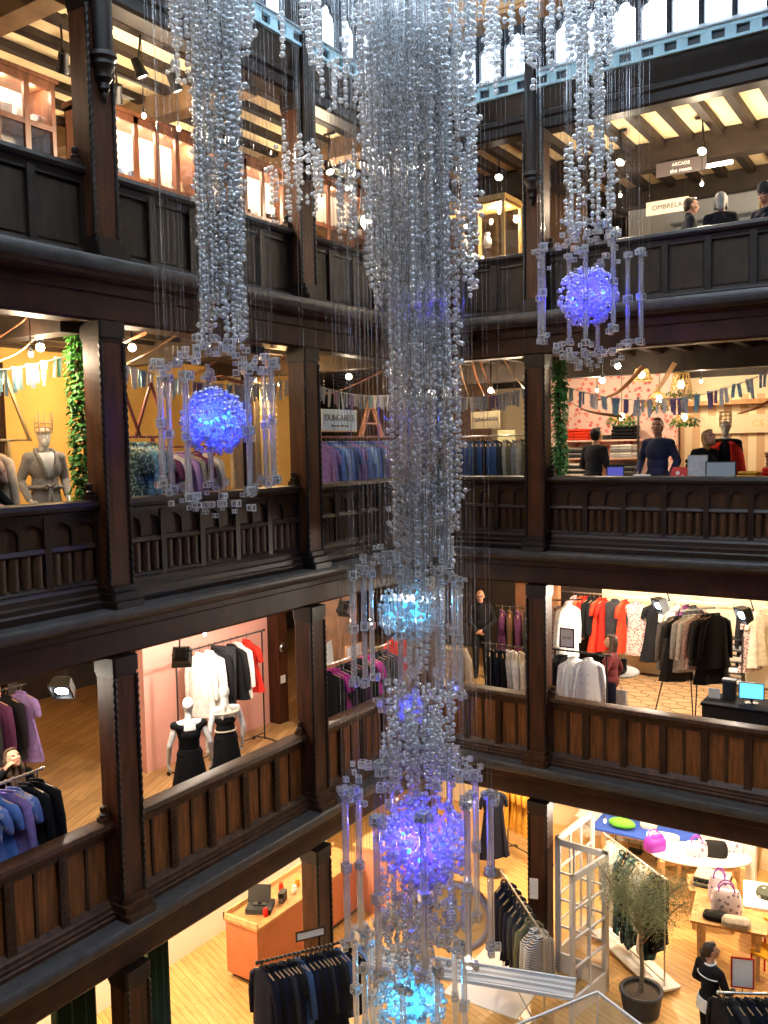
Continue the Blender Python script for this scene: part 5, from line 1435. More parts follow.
folded('dark folded shawl on the table behind the blonde woman', (3.95, 2.2, F2 + 1.0), FAB['navy'], 3, .6, .3, .07)
t = thing('display_table', 'low table of folded cloth behind the cash desk', 'table', (4.6, 2.4, F2)); part('table_top', MB().box(-1.0, .9, -.35, .35, .95, .995), WOODM, t)
for x in (-.92, .82):
    for y in (-.28, .28): part('leg', MB().box(x - .03, x + .03, y - .03, y + .03, 0, .95), WOODM, t)
folded('tan folded cloth in the pile right of the red cape', (4.98, 2.35, F2 + 1.0), FAB['beige'], 6, .36, .28, .05)

# shelves of folded clothes on the floral wall
t = thing('wall_shelving', 'black-framed shelving of folded clothes on the floral wall', 'shelving', (1.7, 3.62, F2))
for z in (.88, 1.22, 1.55): part('shelf', MB().box(-.75, .75, -.2, .26, z - .03, z), mat('pinkish_shelf', (.80, .52, .42), .6), t)
for x in (-.76, .76): part('upright', MB().box(x - .015, x + .015, -.2, -.16, 0, 2.3), BLACK, t)
folded('red folded sweater on the floral wall top shelf', (1.28, 3.6, F2 + 1.552), FAB['scarlet'], 4, .40, .3, .05)
folded('black folded sweater on the floral wall top shelf, right', (2.18, 3.6, F2 + 1.552), FAB['black'], 4, .42, .3, .06)
folded('charcoal folded sweater on the floral wall top shelf, middle', (1.75, 3.6, F2 + 1.552), FAB['charcoal'], 2, .30, .3, .04)
folded('pale folded sweater on the floral wall middle shelf, right', (2.15, 3.6, F2 + 1.222), [FAB['pale grey'], FAB['white'], FAB['grey']], 5, .40, .3, .045)
folded('dark folded sweater on the floral wall middle shelf, left', (1.26, 3.6, F2 + 1.222), [FAB['charcoal'], FAB['grey']], 4, .38, .3, .045)
folded('grey folded sweater on the floral wall bottom shelf, left', (1.2, 3.6, F2 + .882), [FAB['white'], FAB['charcoal']], 5, .38, .3, .045)
folded('blue-grey folded sweater on the floral wall bottom shelf, right', (2.15, 3.6, F2 + .882), [FAB['charcoal'], FAB['grey']], 5, .40, .3, .045)
t = thing('wall_sign', 'pale sign board with gold letters on the striped wall', 'sign', (4.2, 4.15, 8.48))
part('board', MB().box(-.70, .32, -.03, .02, -.16, .16), mat('cream_sign_board', (.80, .62, .40), .6), t)
text('CS', .17, t, mat('gilt_letters', (.85, .55, .18), .3), (.14, -.035, 0), (PI / 2, 0, 0))
struct('trim_90', MB().box(2.9, 9, 3.95, 4.2, 8.82, 8.9), WOODM)
t, J, HM = figure('person', 'person in a dark coat, only an arm in view, middle gallery, left edge', (-.55, -7.42, F2), -.9, 1.75, top=FAB['black'], bottom=FAB['black'], hair='black', pose={'eL': (-.30, .02, 1.18), 'wL': (-.36, .20, .98), 'eR': (.27, .02, 1.15), 'wR': (.2, .22, 1.0)})

# ------------------------------------------------------------------ LOWER GALLERY
F1 = 3.35
LBD = FAB['black']
def lady(label, loc, rz, H, pose, straps):
    t, J, HM = figure('mannequin', label, loc, rz, H, skin=MANQ, mannequin=True, featureless=True, category='mannequin', female=True, pose=pose, skirt=(LBD, .50, .25))
    b = MB(); b.ell((0, 0, .98), (.178, .128, .13), 18, 12); w = (J['pel'] + J['chest']) / 2; b.ell(w, (.140, .108, .17), 18, 12); b.ell((0, .0, 1.25), (.160, .124, .10 if straps else .14), 18, 12)
    if not straps:
        for s in (-1, 1): b.cap((s * .10, 0, 1.34), (s * .185, -.01, 1.385), .085, .066)
    link('bodice', melt(b, 'bodice', .011, [LBD], 3), t)
    if straps:
        part('shoulder_band', MB().tube([(.200 * math.cos(a), .13 * math.sin(a) - .005, 1.365) for a in [2 * PI * q / 30 for q in range(31)]], .019, 8), FAB['ivory'], t, 'cream band')
        part('waist_band', MB().tube([(.150 * math.cos(a), .112 * math.sin(a), 1.10) for a in [2 * PI * q / 30 for q in range(31)]], .014, 8), FAB['ivory'], t, 'cream band')
        for s in (-1, 1): part('strap', MB().tube([(s * .09, -.128, 1.29), (s * .075, -.12, 1.38), (s * .03, -.075, 1.46), (s * .05, .0, 1.455), (s * .07, .06, 1.43), (s * .08, .12, 1.34)], .010, 6), FAB['ivory'], t, 'cream strap')
    return t
lady('white mannequin in a black off-shoulder dress behind the lower rail', (-.92, -4.42, F1), .95, 1.68, {'eR': (.27, -.05, 1.13), 'wR': (.29, .02, .88), 'eL': (-.27, -.04, 1.13), 'wL': (-.28, .04, .88)}, False)
lady('white mannequin in a black dress with cream straps behind the lower rail', (-.95, -3.72, F1), 1.15, 1.68, {'eR': (.25, -.05, 1.13), 'wR': (.26, .02, .88), 'eL': (-.25, -.04, 1.13), 'wL': (-.26, .04, .88)}, True)
clothes_rack((-2.25, -3.35, 5.22), (-2.25, -1.45, 5.22), F1, 'black wheeled clothes rack before the pink wall', base='wheels')
rail_of((-2.25, -2.95, 5.22), (-2.25, -1.75, 5.22), 7, [('shirt', 1.0, 'white'), ('shirt', .95, 'white'), ('coat', 1.1, 'black'), ('trousers', .95, 'charcoal'), ('coat', .9, 'black'), ('shirt', .9, 'white'), ('dress', .85, 'red')], 'rack before the pink wall', 'clothes before the pink wall', hang='black', turn=.22)
flood((-.75, -4.66, 5.62), (-1.6, -3.6, 4.6), 'square black flood lamp left of the pink wall, lower gallery', 6.28, 90, 'c')
flood((-.85, -2.15, 5.78), (-1.6, -2.6, 4.6), 'square black flood lamp right of the pink wall, lower gallery', 6.28, 70, 'c')
flood((-.95, -6.28, 5.56), (-.3, -7.3, 4.6), 'glaring black flood lamp over the floor at the left edge, lower gallery', 6.28, 60, 'c')
flood((-.6, -1.33, 5.70), (-.6, -.2, 4.9), 'glaring flood lamp left of the turquoise ball', 6.28, 40, 'c')
# wall post with a round plate beside the pink wall, skirting
t = thing('wall_pilaster', 'brown wooden pilaster with a round plate right of the pink wall', 'pilaster', (-2.75, -.48, F1))
part('shaft', MB().box(-.12, .12, -.12, .12, 0, 2.4), OAK_POST, t); part('round_plate', MB().lathe([(.005, .02), (.06, .022), (.075, .01), (.085, 0), (.09, .0)], 18, Matrix.Translation((.125, -.0, 1.35)) @ Matrix.Rotation(PI / 2, 4, 'Y')), CHROME, t)
part('notice', MB().box(.121, .126, -.08, .05, .72, .86), PAPER, t)
# left edge of the lower gallery
figure('person', 'long-haired woman holding her hair, at the left edge of the lower gallery', (-1.45, -6.62, F1), -1.9, 1.62, top=FAB['black'], bottom=FAB['charcoal'], hair='brown', hairstyle='long', female=True, yaw=.3, pitch=-.5, pose={'lean': .15, 'eR': (.30, .10, 1.30), 'wR': (.13, .10, 1.52), 'eL': (-.25, .0, 1.14), 'wL': (-.15, .22, 1.08)})
clothes_rack((-.45, -8.0, 4.98), (-.45, -6.98, 4.98), F1, 'clothes rack of blue dresses behind the rail at the left edge', m=CHROME)
rail_of((-.45, -7.75, 4.98), (-.45, -6.95, 4.98), 7, [('dress', 1.0, 'blue tie-dye'), ('dress', 1.05, 'blue tie-dye'), ('dress', 1.0, 'blue'), ('shirt', .9, 'lilac'), ('dress', 1.0, 'blue tie-dye'), ('coat', .95, 'black'), ('coat', 1.0, 'black')], 'rack behind the rail, left edge', 'dresses at the left edge', turn=.45)
clothes_rack((-3.5, -6.6, 5.0), (-3.5, -5.05, 5.0), F1, 'far clothes rack of dark clothes by the pale wall at the left edge')
rail_of((-3.5, -6.5, 5.0), (-3.5, -5.0, 5.0), 8, [('coat', .9, 'charcoal'), ('shirt', .85, 'plum'), ('coat', .9, 'black'), ('dress', 1.0, 'lilac')], 'far dark rack, left edge', 'dark clothes far left', turn=.3)
wall('wall_lower_far', (-4.3, -4.15, -9, -4.95, 3.35, 6.28), PINK)
wall('wall_lower_dark', (-6.6, -4.2, -4.8, -4.65, 3.35, 6.28), DARKW)
# bay C rack with notices
clothes_rack((-.5, -2.15, 4.97), (-.5, -.35, 4.97), F1, 'steel clothes rack with a magenta dress left of the bead chandelier, lower gallery', m=CHROME)
rail_of((-.5, -2.1, 4.97), (-.5, -.4, 4.97), 15, [('shirt', .8, 'black'), ('dress', .85, 'magenta'), ('dress', .85, 'magenta'), ('coat', .8, 'charcoal'), ('shirt', .8, 'black'), ('coat', .8, 'charcoal'), ('shirt', .78, 'plum'), ('coat', .82, 'black')], 'magenta rail of the lower gallery', 'dark and magenta clothes', turn=.45)
def card_sign(label, p, rz, w, h, zfoot, tilt=0., frame=None, body=None, sz=.05, ink=None):
    t = thing('card_sign', label, 'card sign', p, rz); M = Matrix.Rotation(tilt, 4, 'Y')
    part('card', MB().box(-w / 2, w / 2, -.004, .004, -h / 2, h / 2, M), PAPER, t)
    if frame: part('frame', MB().box(-w / 2 - .02, w / 2 + .02, -.008, .008, h / 2, h / 2 + .02, M).box(-w / 2 - .02, w / 2 + .02, -.008, .008, -h / 2 - .02, -h / 2, M).box(-w / 2 - .02, -w / 2, -.008, .008, -h / 2, h / 2, M).box(w / 2, w / 2 + .02, -.008, .008, -h / 2, h / 2, M), frame, t)
    if zfoot is not None: part('stem', MB().bar((0, 0, -h / 2), (0, 0, zfoot - p[2]), .006, 6), BLACK, t)
    if body: text(body, sz, t, ink or mat('grey_ink', (.16, .15, .16), .6), (0, -.007, 0), (PI / 2, 0, 0), depth=.001)
    return t
card_sign('tilted white price card above the magenta dress', (-.42, -2.05, 5.18), PI / 2, .17, .34, 4.98, -.12)
card_sign('small cream notice beyond the magenta rail', (-.8, -.9, 4.92), PI / 2, .40, .2, 4.98, 0, WOODM, None, .07)
part('glass', MB().box(-.2, .2, -.006, -.005, -.1, .1), PANE, bpy.data.objects['card_sign.001'])
t = thing('clothes_stand', 'red and white striped top on a stand left of the bead chandelier, lower gallery', 'clothes stand', (-.9, .55, F1))
part('stand_pole', MB().lathe([(.2, 0), (.2, .02), (.02, .03), (.02, 1.5)], 16), BLACK, t); o = link('top', gmesh('shirt', .7, 1), t, (0, 0, 1.55), .9); o.material_slots[0].link = 'OBJECT'; o.material_slots[0].material = FAB['red']; o.material_slots[1].link = 'OBJECT'; o.material_slots[1].material = FAB['white']

# bay D: man in black, racks, quilted coat
figure('person', 'bald man with glasses in black, hands clasped, behind the short lower bay', (-1.02, 4.0, F1), PI + .45, 1.84, top=FAB['black'], bottom=FAB['black'], hair=None, pose={'eR': (.27, .02, 1.14), 'wR': (.06, .22, .98), 'eL': (-.27, .02, 1.14), 'wL': (-.05, .23, 1.0)}, collar=True)
p_ = bpy.data.objects[[o.name for o in bpy.data.objects if o.get('label', '').startswith('bald man')][0]]
b = MB()
for s in (-1, 1): b.tube([(s * .032 + .024 * math.cos(a), .104, .012 + .018 * math.sin(a)) for a in [2 * PI * q / 16 for q in range(17)]], .0035, 5); b.bar((s * .056, .10, .015), (s * .078, -.01, .01), .003, 5)
o = part('glasses', b, BLACK, p_); o.matrix_local = head_frame(skeleton({}), 0, 0)
clothes_rack((.5, 1.2, 4.78), (1.75, 1.2, 4.78), F1, 'dark rail of shirts behind the short lower bay')
rail_of((.52, 1.2, 4.78), (1.6, 1.2, 4.78), 9, [('coat', .8, 'black'), ('coat', .8, 'navy'), ('shirt', .78, 'black'), ('shirt', .78, 'pale grey'), ('shirt', .8, 'white'), ('shirt', .8, 'ivory')], 'shirt rail of the short lower bay', 'shirts of the short lower bay', turn=.5)
t = thing('clothes_stand', 'beige quilted coat on a stand right of the bead chandelier, lower gallery', 'clothes stand', (.18, .7, F1))
part('stand_pole', MB().lathe([(.2, 0), (.2, .02), (.02, .03), (.02, 1.5)], 16), BLACK, t)
b = MB(); b.rings([[((.17 + .022 * abs(math.sin(z * 26))) * math.cos(a), (.125 + .02 * abs(math.sin(z * 26))) * math.sin(a), z) for a in [2 * PI * j / 24 for j in range(24)]] for z in [.55 + i * .02 for i in range(44)]])
for s in (-1, 1): b.tube([(s * .15, 0, 1.40), (s * .24, .01, 1.2), (s * .27, .03, .85)], [.07, .075, .06], 12)
part('quilted_coat', b, FAB['beige'], t)
clothes_rack((-.2, 3.2, 5.05), (.75, 3.2, 5.05), F1, 'far rail of plum clothes behind the short lower bay')
rail_of((-.2, 3.2, 5.05), (.75, 3.2, 5.05), 6, [('dress', .95, 'plum'), ('coat', .9, 'brown'), ('shirt', .85, 'plum'), ('coat', .9, 'charcoal')], 'far rail of the short lower bay', 'plum clothes', turn=.4)
folded('red folded clothes on the high shelf of the short lower bay', (.05, 4.3, 5.62), [FAB['rust'], FAB['red']], 4, .4, .3, .06)
t = thing('wall_shelf', 'high wooden shelf behind the short lower bay', 'shelf', (.1, 4.4, 5.58)); part('board', MB().box(-.55, .35, -.2, .18, 0, .035), WOODM, t); part('bracket', MB().box(-.4, -.37, -.15, .18, -.15, 0).box(.2, .23, -.15, .18, -.15, 0), BLACK, t)

# wide bay: clothes along the cream back wall
t = thing('wall_rail', 'long steel rail on the cream back wall, lower right gallery', 'rail', (0, 5.55, 5.02))
part('rail', MB().bar((.15, 0, 0), (4.4, 0, 0), .014, 10), CHROME, t)
for x in (.3, 1.6, 2.9, 4.2): part('bracket', MB().bar((x, 0, 0), (x, .4, .02), .010, 8), CHROME, t)
WALLG = [(.42, 'dress', 1.0, 'pink speckled', 1.2), (.56, 'shirt', .8, 'rust', 1.3), (.66, 'shirt', .85, 'red', 1.3), (.78, 'coat', .85, 'black', 1.2), (.87, 'coat', .8, 'black', 1.35), (.99, 'dress', 1.15, 'scarlet', 1.1), (1.08, 'dress', 1.1, 'red', 1.35),
         (1.32, 'shirt', .9, 'charcoal', .05), (1.52, 'dress', 1.1, 'scarlet', 1.3), (1.78, 'dress', 1.15, 'leopard print', .0), (2.17, 'dress', 1.25, 'black', .35), (2.42, 'dress', 1.1, 'ivory', 1.2), (2.52, 'shirt', 1.0, 'stone', 1.3), (2.62, 'dress', 1.15, 'ivory', 1.2), (2.76, 'shirt', .95, 'plum', 1.2), (2.9, 'coat', 1.0, 'charcoal', .9), (3.9, 'coat', 1.1, 'black', 1.2), (4.0, 'dress', 1.2, 'leopard print', 1.1), (4.1, 'dress', 1.1, 'ivory', 1.1)]
for i, (x, k, L, c, rz) in enumerate(WALLG):
    garment(k, L, c, (x, 5.55, 4.965), rz, f'{c} {KW[k]}, {ORD[i]} from the left along the cream wall', 'clothes along the cream back wall', v=i % 4)
figure('person', 'woman in a dark red top walking left past the white shirts', (2.55, 1.75, F1), PI / 2 + .15, 1.68, top=mat('cloth dark red knit', (.16, .022, .022), .9, noise_amt=.2, scale=30), bottom=FAB['navy'], hair='brown', hairstyle='long', female=True, pitch=-.15,
       pose={'kR': (.09, .22, .52), 'aR': (.09, .26, .10), 'kL': (-.09, -.02, .50), 'aL': (-.09, -.30, .16), 'eR': (.25, -.10, 1.14), 'wR': (.27, -.02, .90), 'eL': (-.24, .08, 1.14), 'wL': (-.22, .32, 1.02)})
t = thing('shopping_bag', 'pale shopping bag hanging from the walking woman\'s hand', 'bag', (2.55, 2.03, F1 + .36)); part('bag', MB().rings([[(x, y * k, z) for x, y in ((-.16, -.05), (.16, -.05), (.16, .05), (-.16, .05))] for k, z in ((1, 0), (1.1, .12), (.8, .30), (.3, .34))]), FAB['pale grey'], t); part('handle', MB().tube([(-.08, 0, .33), (-.05, 0, .46), (.05, 0, .46), (.08, 0, .33)], .006, 6), FAB['grey'], t)
clothes_rack((2.02, .62, 4.96), (2.86, .62, 4.96), F1, 'black rail of white shirts just behind the lower right rail')
for i, (x, c, k, L, rz) in enumerate(((2.08, 'charcoal', 'coat', .8, 1.2), (2.16, 'black', 'coat', .8, 1.1), (2.32, 'white dotted', 'shirt', .72, .85), (2.56, 'white dotted', 'shirt', .72, .7))):
    garment(k, L, c, (x, .62, 4.905), rz, f'{c} {KW[k]}, {ORD[i]} from the left on the rail beside the first right post', 'shirts beside the first right post', 'black', v=i)
garment('dress', 1.0, 'leopard print', (1.78, 1.3, 5.55), 1.1, 'leopard print dress hung high beside the first right post', None, None); garment('shirt', .95, 'white', (1.95, 1.35, 5.6), 1.2, 'white shirt hung high beside the first right post', None, None)
t = thing('high_rail', 'short high rail beside the first right post, lower gallery', 'rail', (1.9, 1.32, F1)); part('rail', MB().bar((-.25, -.05, 2.26), (.3, .05, 2.30), .012), BLACK, t); part('pole', MB().bar((-.25, -.05, 0), (-.25, -.05, 2.27), .014).lathe([(.16, 0), (.16, .02), (.02, .03)], 16, Matrix.Translation((-.25, -.05, 0))), BLACK, t)
card_sign('framed white price card above the white shirts', (2.27, .5, 5.19), 0, .20, .27, 4.96, 0, FAB['plum'], '50/70', .06)
# tripod rail
t = thing('tripod_rack', 'black tripod clothes rack in the middle of the patterned floor', 'clothes rack', (3.72, 2.3, F1), -.35)
part('rail', MB().beam((-.42, 0, 2.02), (.42, 0, 2.20), .02, .03), CHROME, t)
for x, y in ((-.55, -.38), (-.25, .4), (.3, -.4), (.55, .38)): part('leg', MB().bar((x, y, 0), (x * .45, 0, 2.1), .011, 7), BLACK, t)
for i, (x, c, k, L) in enumerate(((-.40, 'grey', 'coat', .9), (-.27, 'charcoal', 'dress', 1.1), (-.12, 'pale grey', 'shirt', .95), (.0, 'white', 'coat', .9), (.11, 'pink speckled', 'shirt', .9), (.23, 'charcoal', 'coat', .85), (.33, 'black', 'dress', 1.15), (.41, 'black', 'coat', .9))):
    W = t.matrix_basis @ Vector((x, 0, 2.10 + x * .21 - .055))
    garment(k, L, c, W, -.35 + 1.15, f'{c} {KW[k]}, {ORD[i]} from the left on the tripod rack', 'clothes on the tripod rack', v=i % 4)
flood((3.38, 1.5, 5.62), (2.0, .0, 4.9), 'black flood lamp with a white glare, lower right gallery, left one', 6.28, 160, 'c')
flood((4.62, 1.5, 5.58), (3.2, .0, 4.9), 'black flood lamp with a white glare, lower right gallery, right one', 6.28, 160, 'c')
# patterned floor of long hexagons
HEX = mat('pale_terracotta_tile', (.36, .22, .11), .5, noise_amt=.2, scale=5)
mb = MB(); 
for i in range(-1, 16):
    for j in range(22):
        cx_ = 1.2 + i * .40 + (.20 if j % 2 else 0); cy_ = .9 + j * .225
        if cx_ > 5.9 or cx_ < 1.0: continue
        mb.prism([(cx_ + a, cy_ + b_) for a, b_ in ((-.19, -.06), (0, -.14), (.19, -.06), (.19, .06), (0, .14), (-.19, .06))], F1 + .004, F1 + .010)
o = struct('floor_tiles', mb, HEX); 
struct('floor_grout', MB().box(.9, 6.2, .75, 5.9, F1, F1 + .005), mat('dark_grout', (.045, .025, .015), .8))
# cash desk
t = thing('cash_desk', 'black cash desk at the right edge of the lower gallery', 'cash desk', (4.85, .85, F1))
part('carcass', MB().box(-.56, .9, -.3, .3, 0, 1.06), BLACK, t); part('worktop', MB().box(-.58, .92, -.32, .32, 1.06, 1.10), FAB['black'], t); part('drawer_line', MB().box(-.2, .3, -.305, -.30, .8, .82), CHROME, t)
SCR = mat('cyan_screen', (.05, .2, .3), .2, emit=(.10, .52, .95), estr=2.2)
laptop('lit cyan monitor on the black cash desk', (4.90, .85, F1 + 1.10), .15, SCR, .34, .24)
card_sign('small white card on the black cash desk', (4.40, .8, F1 + 1.19), 0, .16, .14, F1 + 1.10, 0, None, None, .04)
t = thing('card_reader', 'grey upright box on the black cash desk beside the white card', 'box', (4.58, .95, F1 + 1.10)); part('box', MB().box(-.09, .09, -.06, .06, 0, .26, bev=.015), FAB['charcoal'], t); part('lid', MB().box(-.095, .095, -.065, .065, .26, .29), FAB['grey'], t)
t = thing('shoe_table', 'round grey table with shoes behind the walking woman', 'table', (2.15, 3.0, F1)); part('table_top', MB().lathe([(.02, .72), (.45, .72), (.46, .74), (.45, .76), (.02, .765)], 24), FAB['grey'], t); part('pedestal', MB().lathe([(.22, 0), (.22, .03), (.05, .06), (.05, .72)], 18), FAB['charcoal'], t)
t = thing('ankle_boot', 'black ankle boot on the round grey table, left one', 'boot', (1.98, 2.9, F1 + .765)); part('shaft', MB().lathe([(.055, .05), (.05, .12), (.055, .26)], 14), FAB['black'], t); part('foot', MB().cap((0, .0, .05), (0, -.15, .04), .05, .038), FAB['black'], t)
t = thing('ankle_boot', 'black ankle boot on the round grey table, right one', 'boot', (2.38, 2.9, F1 + .765)); part('shaft', MB().lathe([(.055, .05), (.05, .12), (.055, .26)], 14), FAB['black'], t); part('foot', MB().cap((0, .0, .05), (0, -.15, .04), .05, .038), FAB['black'], t)
t = thing('shelf_tower', 'narrow shelf tower against the cream wall, right of the tripod rack', 'shelving', (3.75, 5.4, F1))
for i in range(5): part('shelf', MB().box(-.14, .14, -.14, .14, .15 + i * .22, .17 + i * .22), BLACK, t)
part('upright', MB().box(-.15, -.13, -.14, .14, 0, 1.1).box(.13, .15, -.14, .14, 0, 1.1), BLACK, t)
for i in range(4): solo('folded_garment', MB().rings([[(x * k, y * k, z) for x, y in ((-.11, -.1), (.11, -.1), (.11, .1), (-.11, .1))] for k, z in ((.95, 0), (1, .02), (1, .07), (.9, .09))]), FAB[('pale grey', 'white', 'stone', 'grey')[i]], f'{("pale grey", "white", "stone", "grey")[i]} folded garment on the narrow shelf tower', 'folded clothes', 'folded clothes on the shelf tower', (3.75, 5.4, F1 + .17 + i * .22))
# ------------------------------------------------------------------ GROUND FLOOR
TERRA = mat('terracotta_laminate', (.46, .15, .065), .45, noise_amt=.08, scale=4)
t = thing('shop_counter', 'terracotta wooden counter with a till on it, ground floor left', 'counter', (-1.76, -1.0, 0))
part('carcass', MB().box(-.30, .34, -1.70, 1.1, .10, .93), TERRA, t); part('worktop', MB().box(-.33, .37, -1.73, 1.13, .93, .97), WOODM, t); part('plinth', MB().box(-.26, .29, -1.62, 1.05, 0, .10), OAK_FRAME1, t)
part('raised_edge', MB().box(-.33, -.30, -1.73, 1.13, .97, 1.05).box(-.33, .37, -1.73, -1.70, .97, 1.05), WOODL, t)
t = thing('till_monitor', 'black till monitor seen from behind on the terracotta counter', 'till', (-1.75, -2.25, .97), .5)
part('screen', MB().box(-.18, .18, -.015, .02, -.13, .13, Matrix.Translation((0, 0, .27)) @ Matrix.Rotation(-.35, 4, 'X')), BLACK, t); part('stand', MB().box(-.10, .10, -.04, .12, 0, .10).box(-.03, .03, .0, .04, .1, .26), BLACK, t)
part('drawer', MB().box(-.2, .2, -.16, .2, 0, .08), FAB['charcoal'], t)
t = thing('card_terminal', 'small black card terminal beside the till', 'card terminal', (-1.62, -1.85, .97), .3); part('body', MB().box(-.05, .05, -.09, .09, 0, .16, bev=.02), BLACK, t); part('keypad', MB().box(-.04, .04, -.092, -.088, .02, .08), FAB['grey'], t)
for i, (x, y, c) in enumerate(((-1.55, -2.35, 'red'), (-1.86, -1.6, 'scarlet'), (-1.62, -1.55, 'white'), (-1.72, -1.35, 'mustard'), (-1.55, -1.2, 'scarlet'))):
    solo('small_jar', MB().lathe([(.03, 0), (.042, .02), (.042, .08), (.028, .1), (.034, .105), (.034, .12), (.005, .125)], 14), FAB[c], f'small {c} jar on the terracotta counter, {ORD[i]} from the near end', 'jar', 'jars on the terracotta counter', (x, y, .97))
t = thing('shop_counter', 'pink-red display plinth beyond the counter, ground floor', 'display plinth', (-1.25, .55, 0)); part('carcass', MB().box(-.28, .3, -.5, .55, 0, 1.15), mat('coral_paint', (.72, .30, .20), .6), t); part('top', MB().box(-.31, .33, -.53, .58, 1.15, 1.19), WOODL, t)
t = thing('wall_picture', 'orange framed panel on the white wall behind the counter', 'picture', (-3.02, -.55, 1.35), LEFT); part('frame', MB().box(-.24, .24, 0, .03, -.34, .34), WOODM, t); part('print', MB().box(-.19, .19, .03, .036, -.29, .29), FAB['mustard'], t)
t = thing('wall_picture', 'small framed picture with an orange print, between the green curtains', 'picture', (-3.02, -6.5, 1.65), LEFT); part('frame', MB().box(-.16, .16, 0, .03, -.2, .2), BLACK, t); part('print', MB().box(-.12, .12, .03, .036, -.16, .16), FAB['rust'], t)

VELV = mat('green_velvet', (.012, .075, .030), .75, sheen=.4, noise_amt=.2, scale=5)
def curtain(label, p, w, rz):
    n = 40; P = [(-w / 2 + w * q / n, .05 * math.sin(q * 1.35)) for q in range(n + 1)]; P = P + [(x, y - .02) for x, y in reversed(P)]
    t = thing('curtain', label, 'curtain', p, rz, 'green curtains'); part('drape', MB().prism(P, .02, 2.62), VELV, t)
    part('curtain_rail', MB().bar((-w / 2 - .05, 0, 2.66), (w / 2 + .05, 0, 2.66), .016), BLACK, t); part('heading', MB().prism(P, 2.60, 2.66), VELV, t)
curtain('green velvet curtain right of the near ground-floor post', (-.30, -5.66, 0), .32, LEFT)
curtain('green velvet curtain left of the near ground-floor post', (-.30, -6.78, 0), .5, LEFT)
curtain('green velvet curtain at the lower left corner', (-.30, -7.5, 0), .5, LEFT)

clothes_rack((.10, -4.30, 1.75), (1.0, -2.97, 1.75), 0, 'long black clothes rack of dark trousers and shirts, ground floor left', m=BLACK, rad=.018)
rail_of((.10, -4.30, 1.75), (.70, -3.42, 1.75), 18, [('shirt', .85, 'navy'), ('coat', .9, 'black'), ('shirt', .85, 'navy'), ('coat', .9, 'black'), ('shirt', .85, 'charcoal'), ('coat', .9, 'navy'), ('dress', .95, 'black'), ('shirt', .85, 'charcoal'), ('shirt', .85, 'denim')], 'long ground-floor rack', 'dark clothes on the long ground-floor rack', turn=.45)
rail_of((.70, -3.42, 1.75), (1.0, -2.97, 1.75), 6, [('shirt', .85, 'black'), ('shirt', .85, 'navy'), ('shirt', .8, 'sky'), ('shirt', .8, 'pale grey'), ('shirt', .8, 'white'), ('shirt', .8, 'black and white striped')], 'far end of the long ground-floor rack', 'shirts at the far end of the long rack', turn=.45)
card_sign('white label in a dark frame on top of the long clothes rack', (.43, -3.72, 1.93), math.atan2(1.33, .9), .36, .09, 1.76, 0, OAK_FRAME1)

clothes_rack((1.55, -.38, 1.62), (2.80, -1.70, 1.62), 0, 'steel clothes rack with a striped top, left of the white glazed doors', m=CHROME)
RK = [('coat', .95, 'navy'), ('coat', .9, 'navy'), ('coat', .95, 'black'), ('coat', .9, 'navy'), ('shirt', .9, 'charcoal'), ('shirt', .85, 'charcoal'), ('shirt', .8, 'olive'), ('shirt', .75, 'black and white striped'), ('shirt', .75, 'black and white striped')]
rail_of((1.58, -.42, 1.62), (2.72, -1.62, 1.62), 9, RK, 'rack left of the white doors', 'clothes on the rack left of the white doors', turn=.55)
card_sign('white card standing over the rack with the striped tops', (2.35, -1.0, 1.85), .3, .12, .3, 1.62)

# round mirror, dark coat, mustard dresses
t = thing('round_mirror', 'large round mirror in a grey and wood rim, behind the low chandelier', 'mirror', (1.02, -.9, 1.0), .35)
M = Matrix.Rotation(PI / 2, 4, 'X')
part('rim', MB().tube([(.50 * math.cos(a), 0, .50 * math.sin(a)) for a in [2 * PI * q / 48 for q in range(49)]], .045, 10), mat('grey_violet_rim', (.30, .28, .36), .5), t)
part('outer_rim', MB().tube([(.555 * math.cos(a), .02, .555 * math.sin(a)) for a in [2 * PI * q / 48 for q in range(49)]], .022, 8), WOODM, t)
part('mirror_glass', MB().lathe([(.005, -.006), (.48, -.006), (.48, .006), (.005, .006)], 48, M), mat('mirror_silver', (.8, .8, .8), .04, metal=1.), t)
part('stand', MB().bar((0, .05, -.55), (0, .12, -1.0), .03).box(-.3, .3, -.05, .25, -1.0, -.97), WOODM, t)
struct('floor_mat', MB().box(1.0, 2.2, -1.3, .5, 0, .012), mat('white_floor_mat', (.86, .82, .80), .8))
t = thing('clothes_stand', 'long dark coat on a stand, right of the low chandelier, ground floor', 'clothes stand', (-.0, 2.45, 0)); part('stand_pole', MB().lathe([(.2, 0), (.2, .02), (.02, .03), (.02, 1.62)], 16), BLACK, t); o = link('coat', gmesh('dress', 1.35, 2), t, (0, 0, 1.68), .8)
for s_ in o.material_slots: s_.link = 'OBJECT'; s_.material = FAB['navy']
clothes_rack((-.2, 3.5, 1.62), (.75, 3.1, 1.62), 0, 'rack of mustard dresses beside the far ground-floor post')
rail_of((-.2, 3.5, 1.62), (.75, 3.1, 1.62), 6, [('dress', .95, 'mustard')], 'mustard rack', 'mustard dresses', turn=.5)

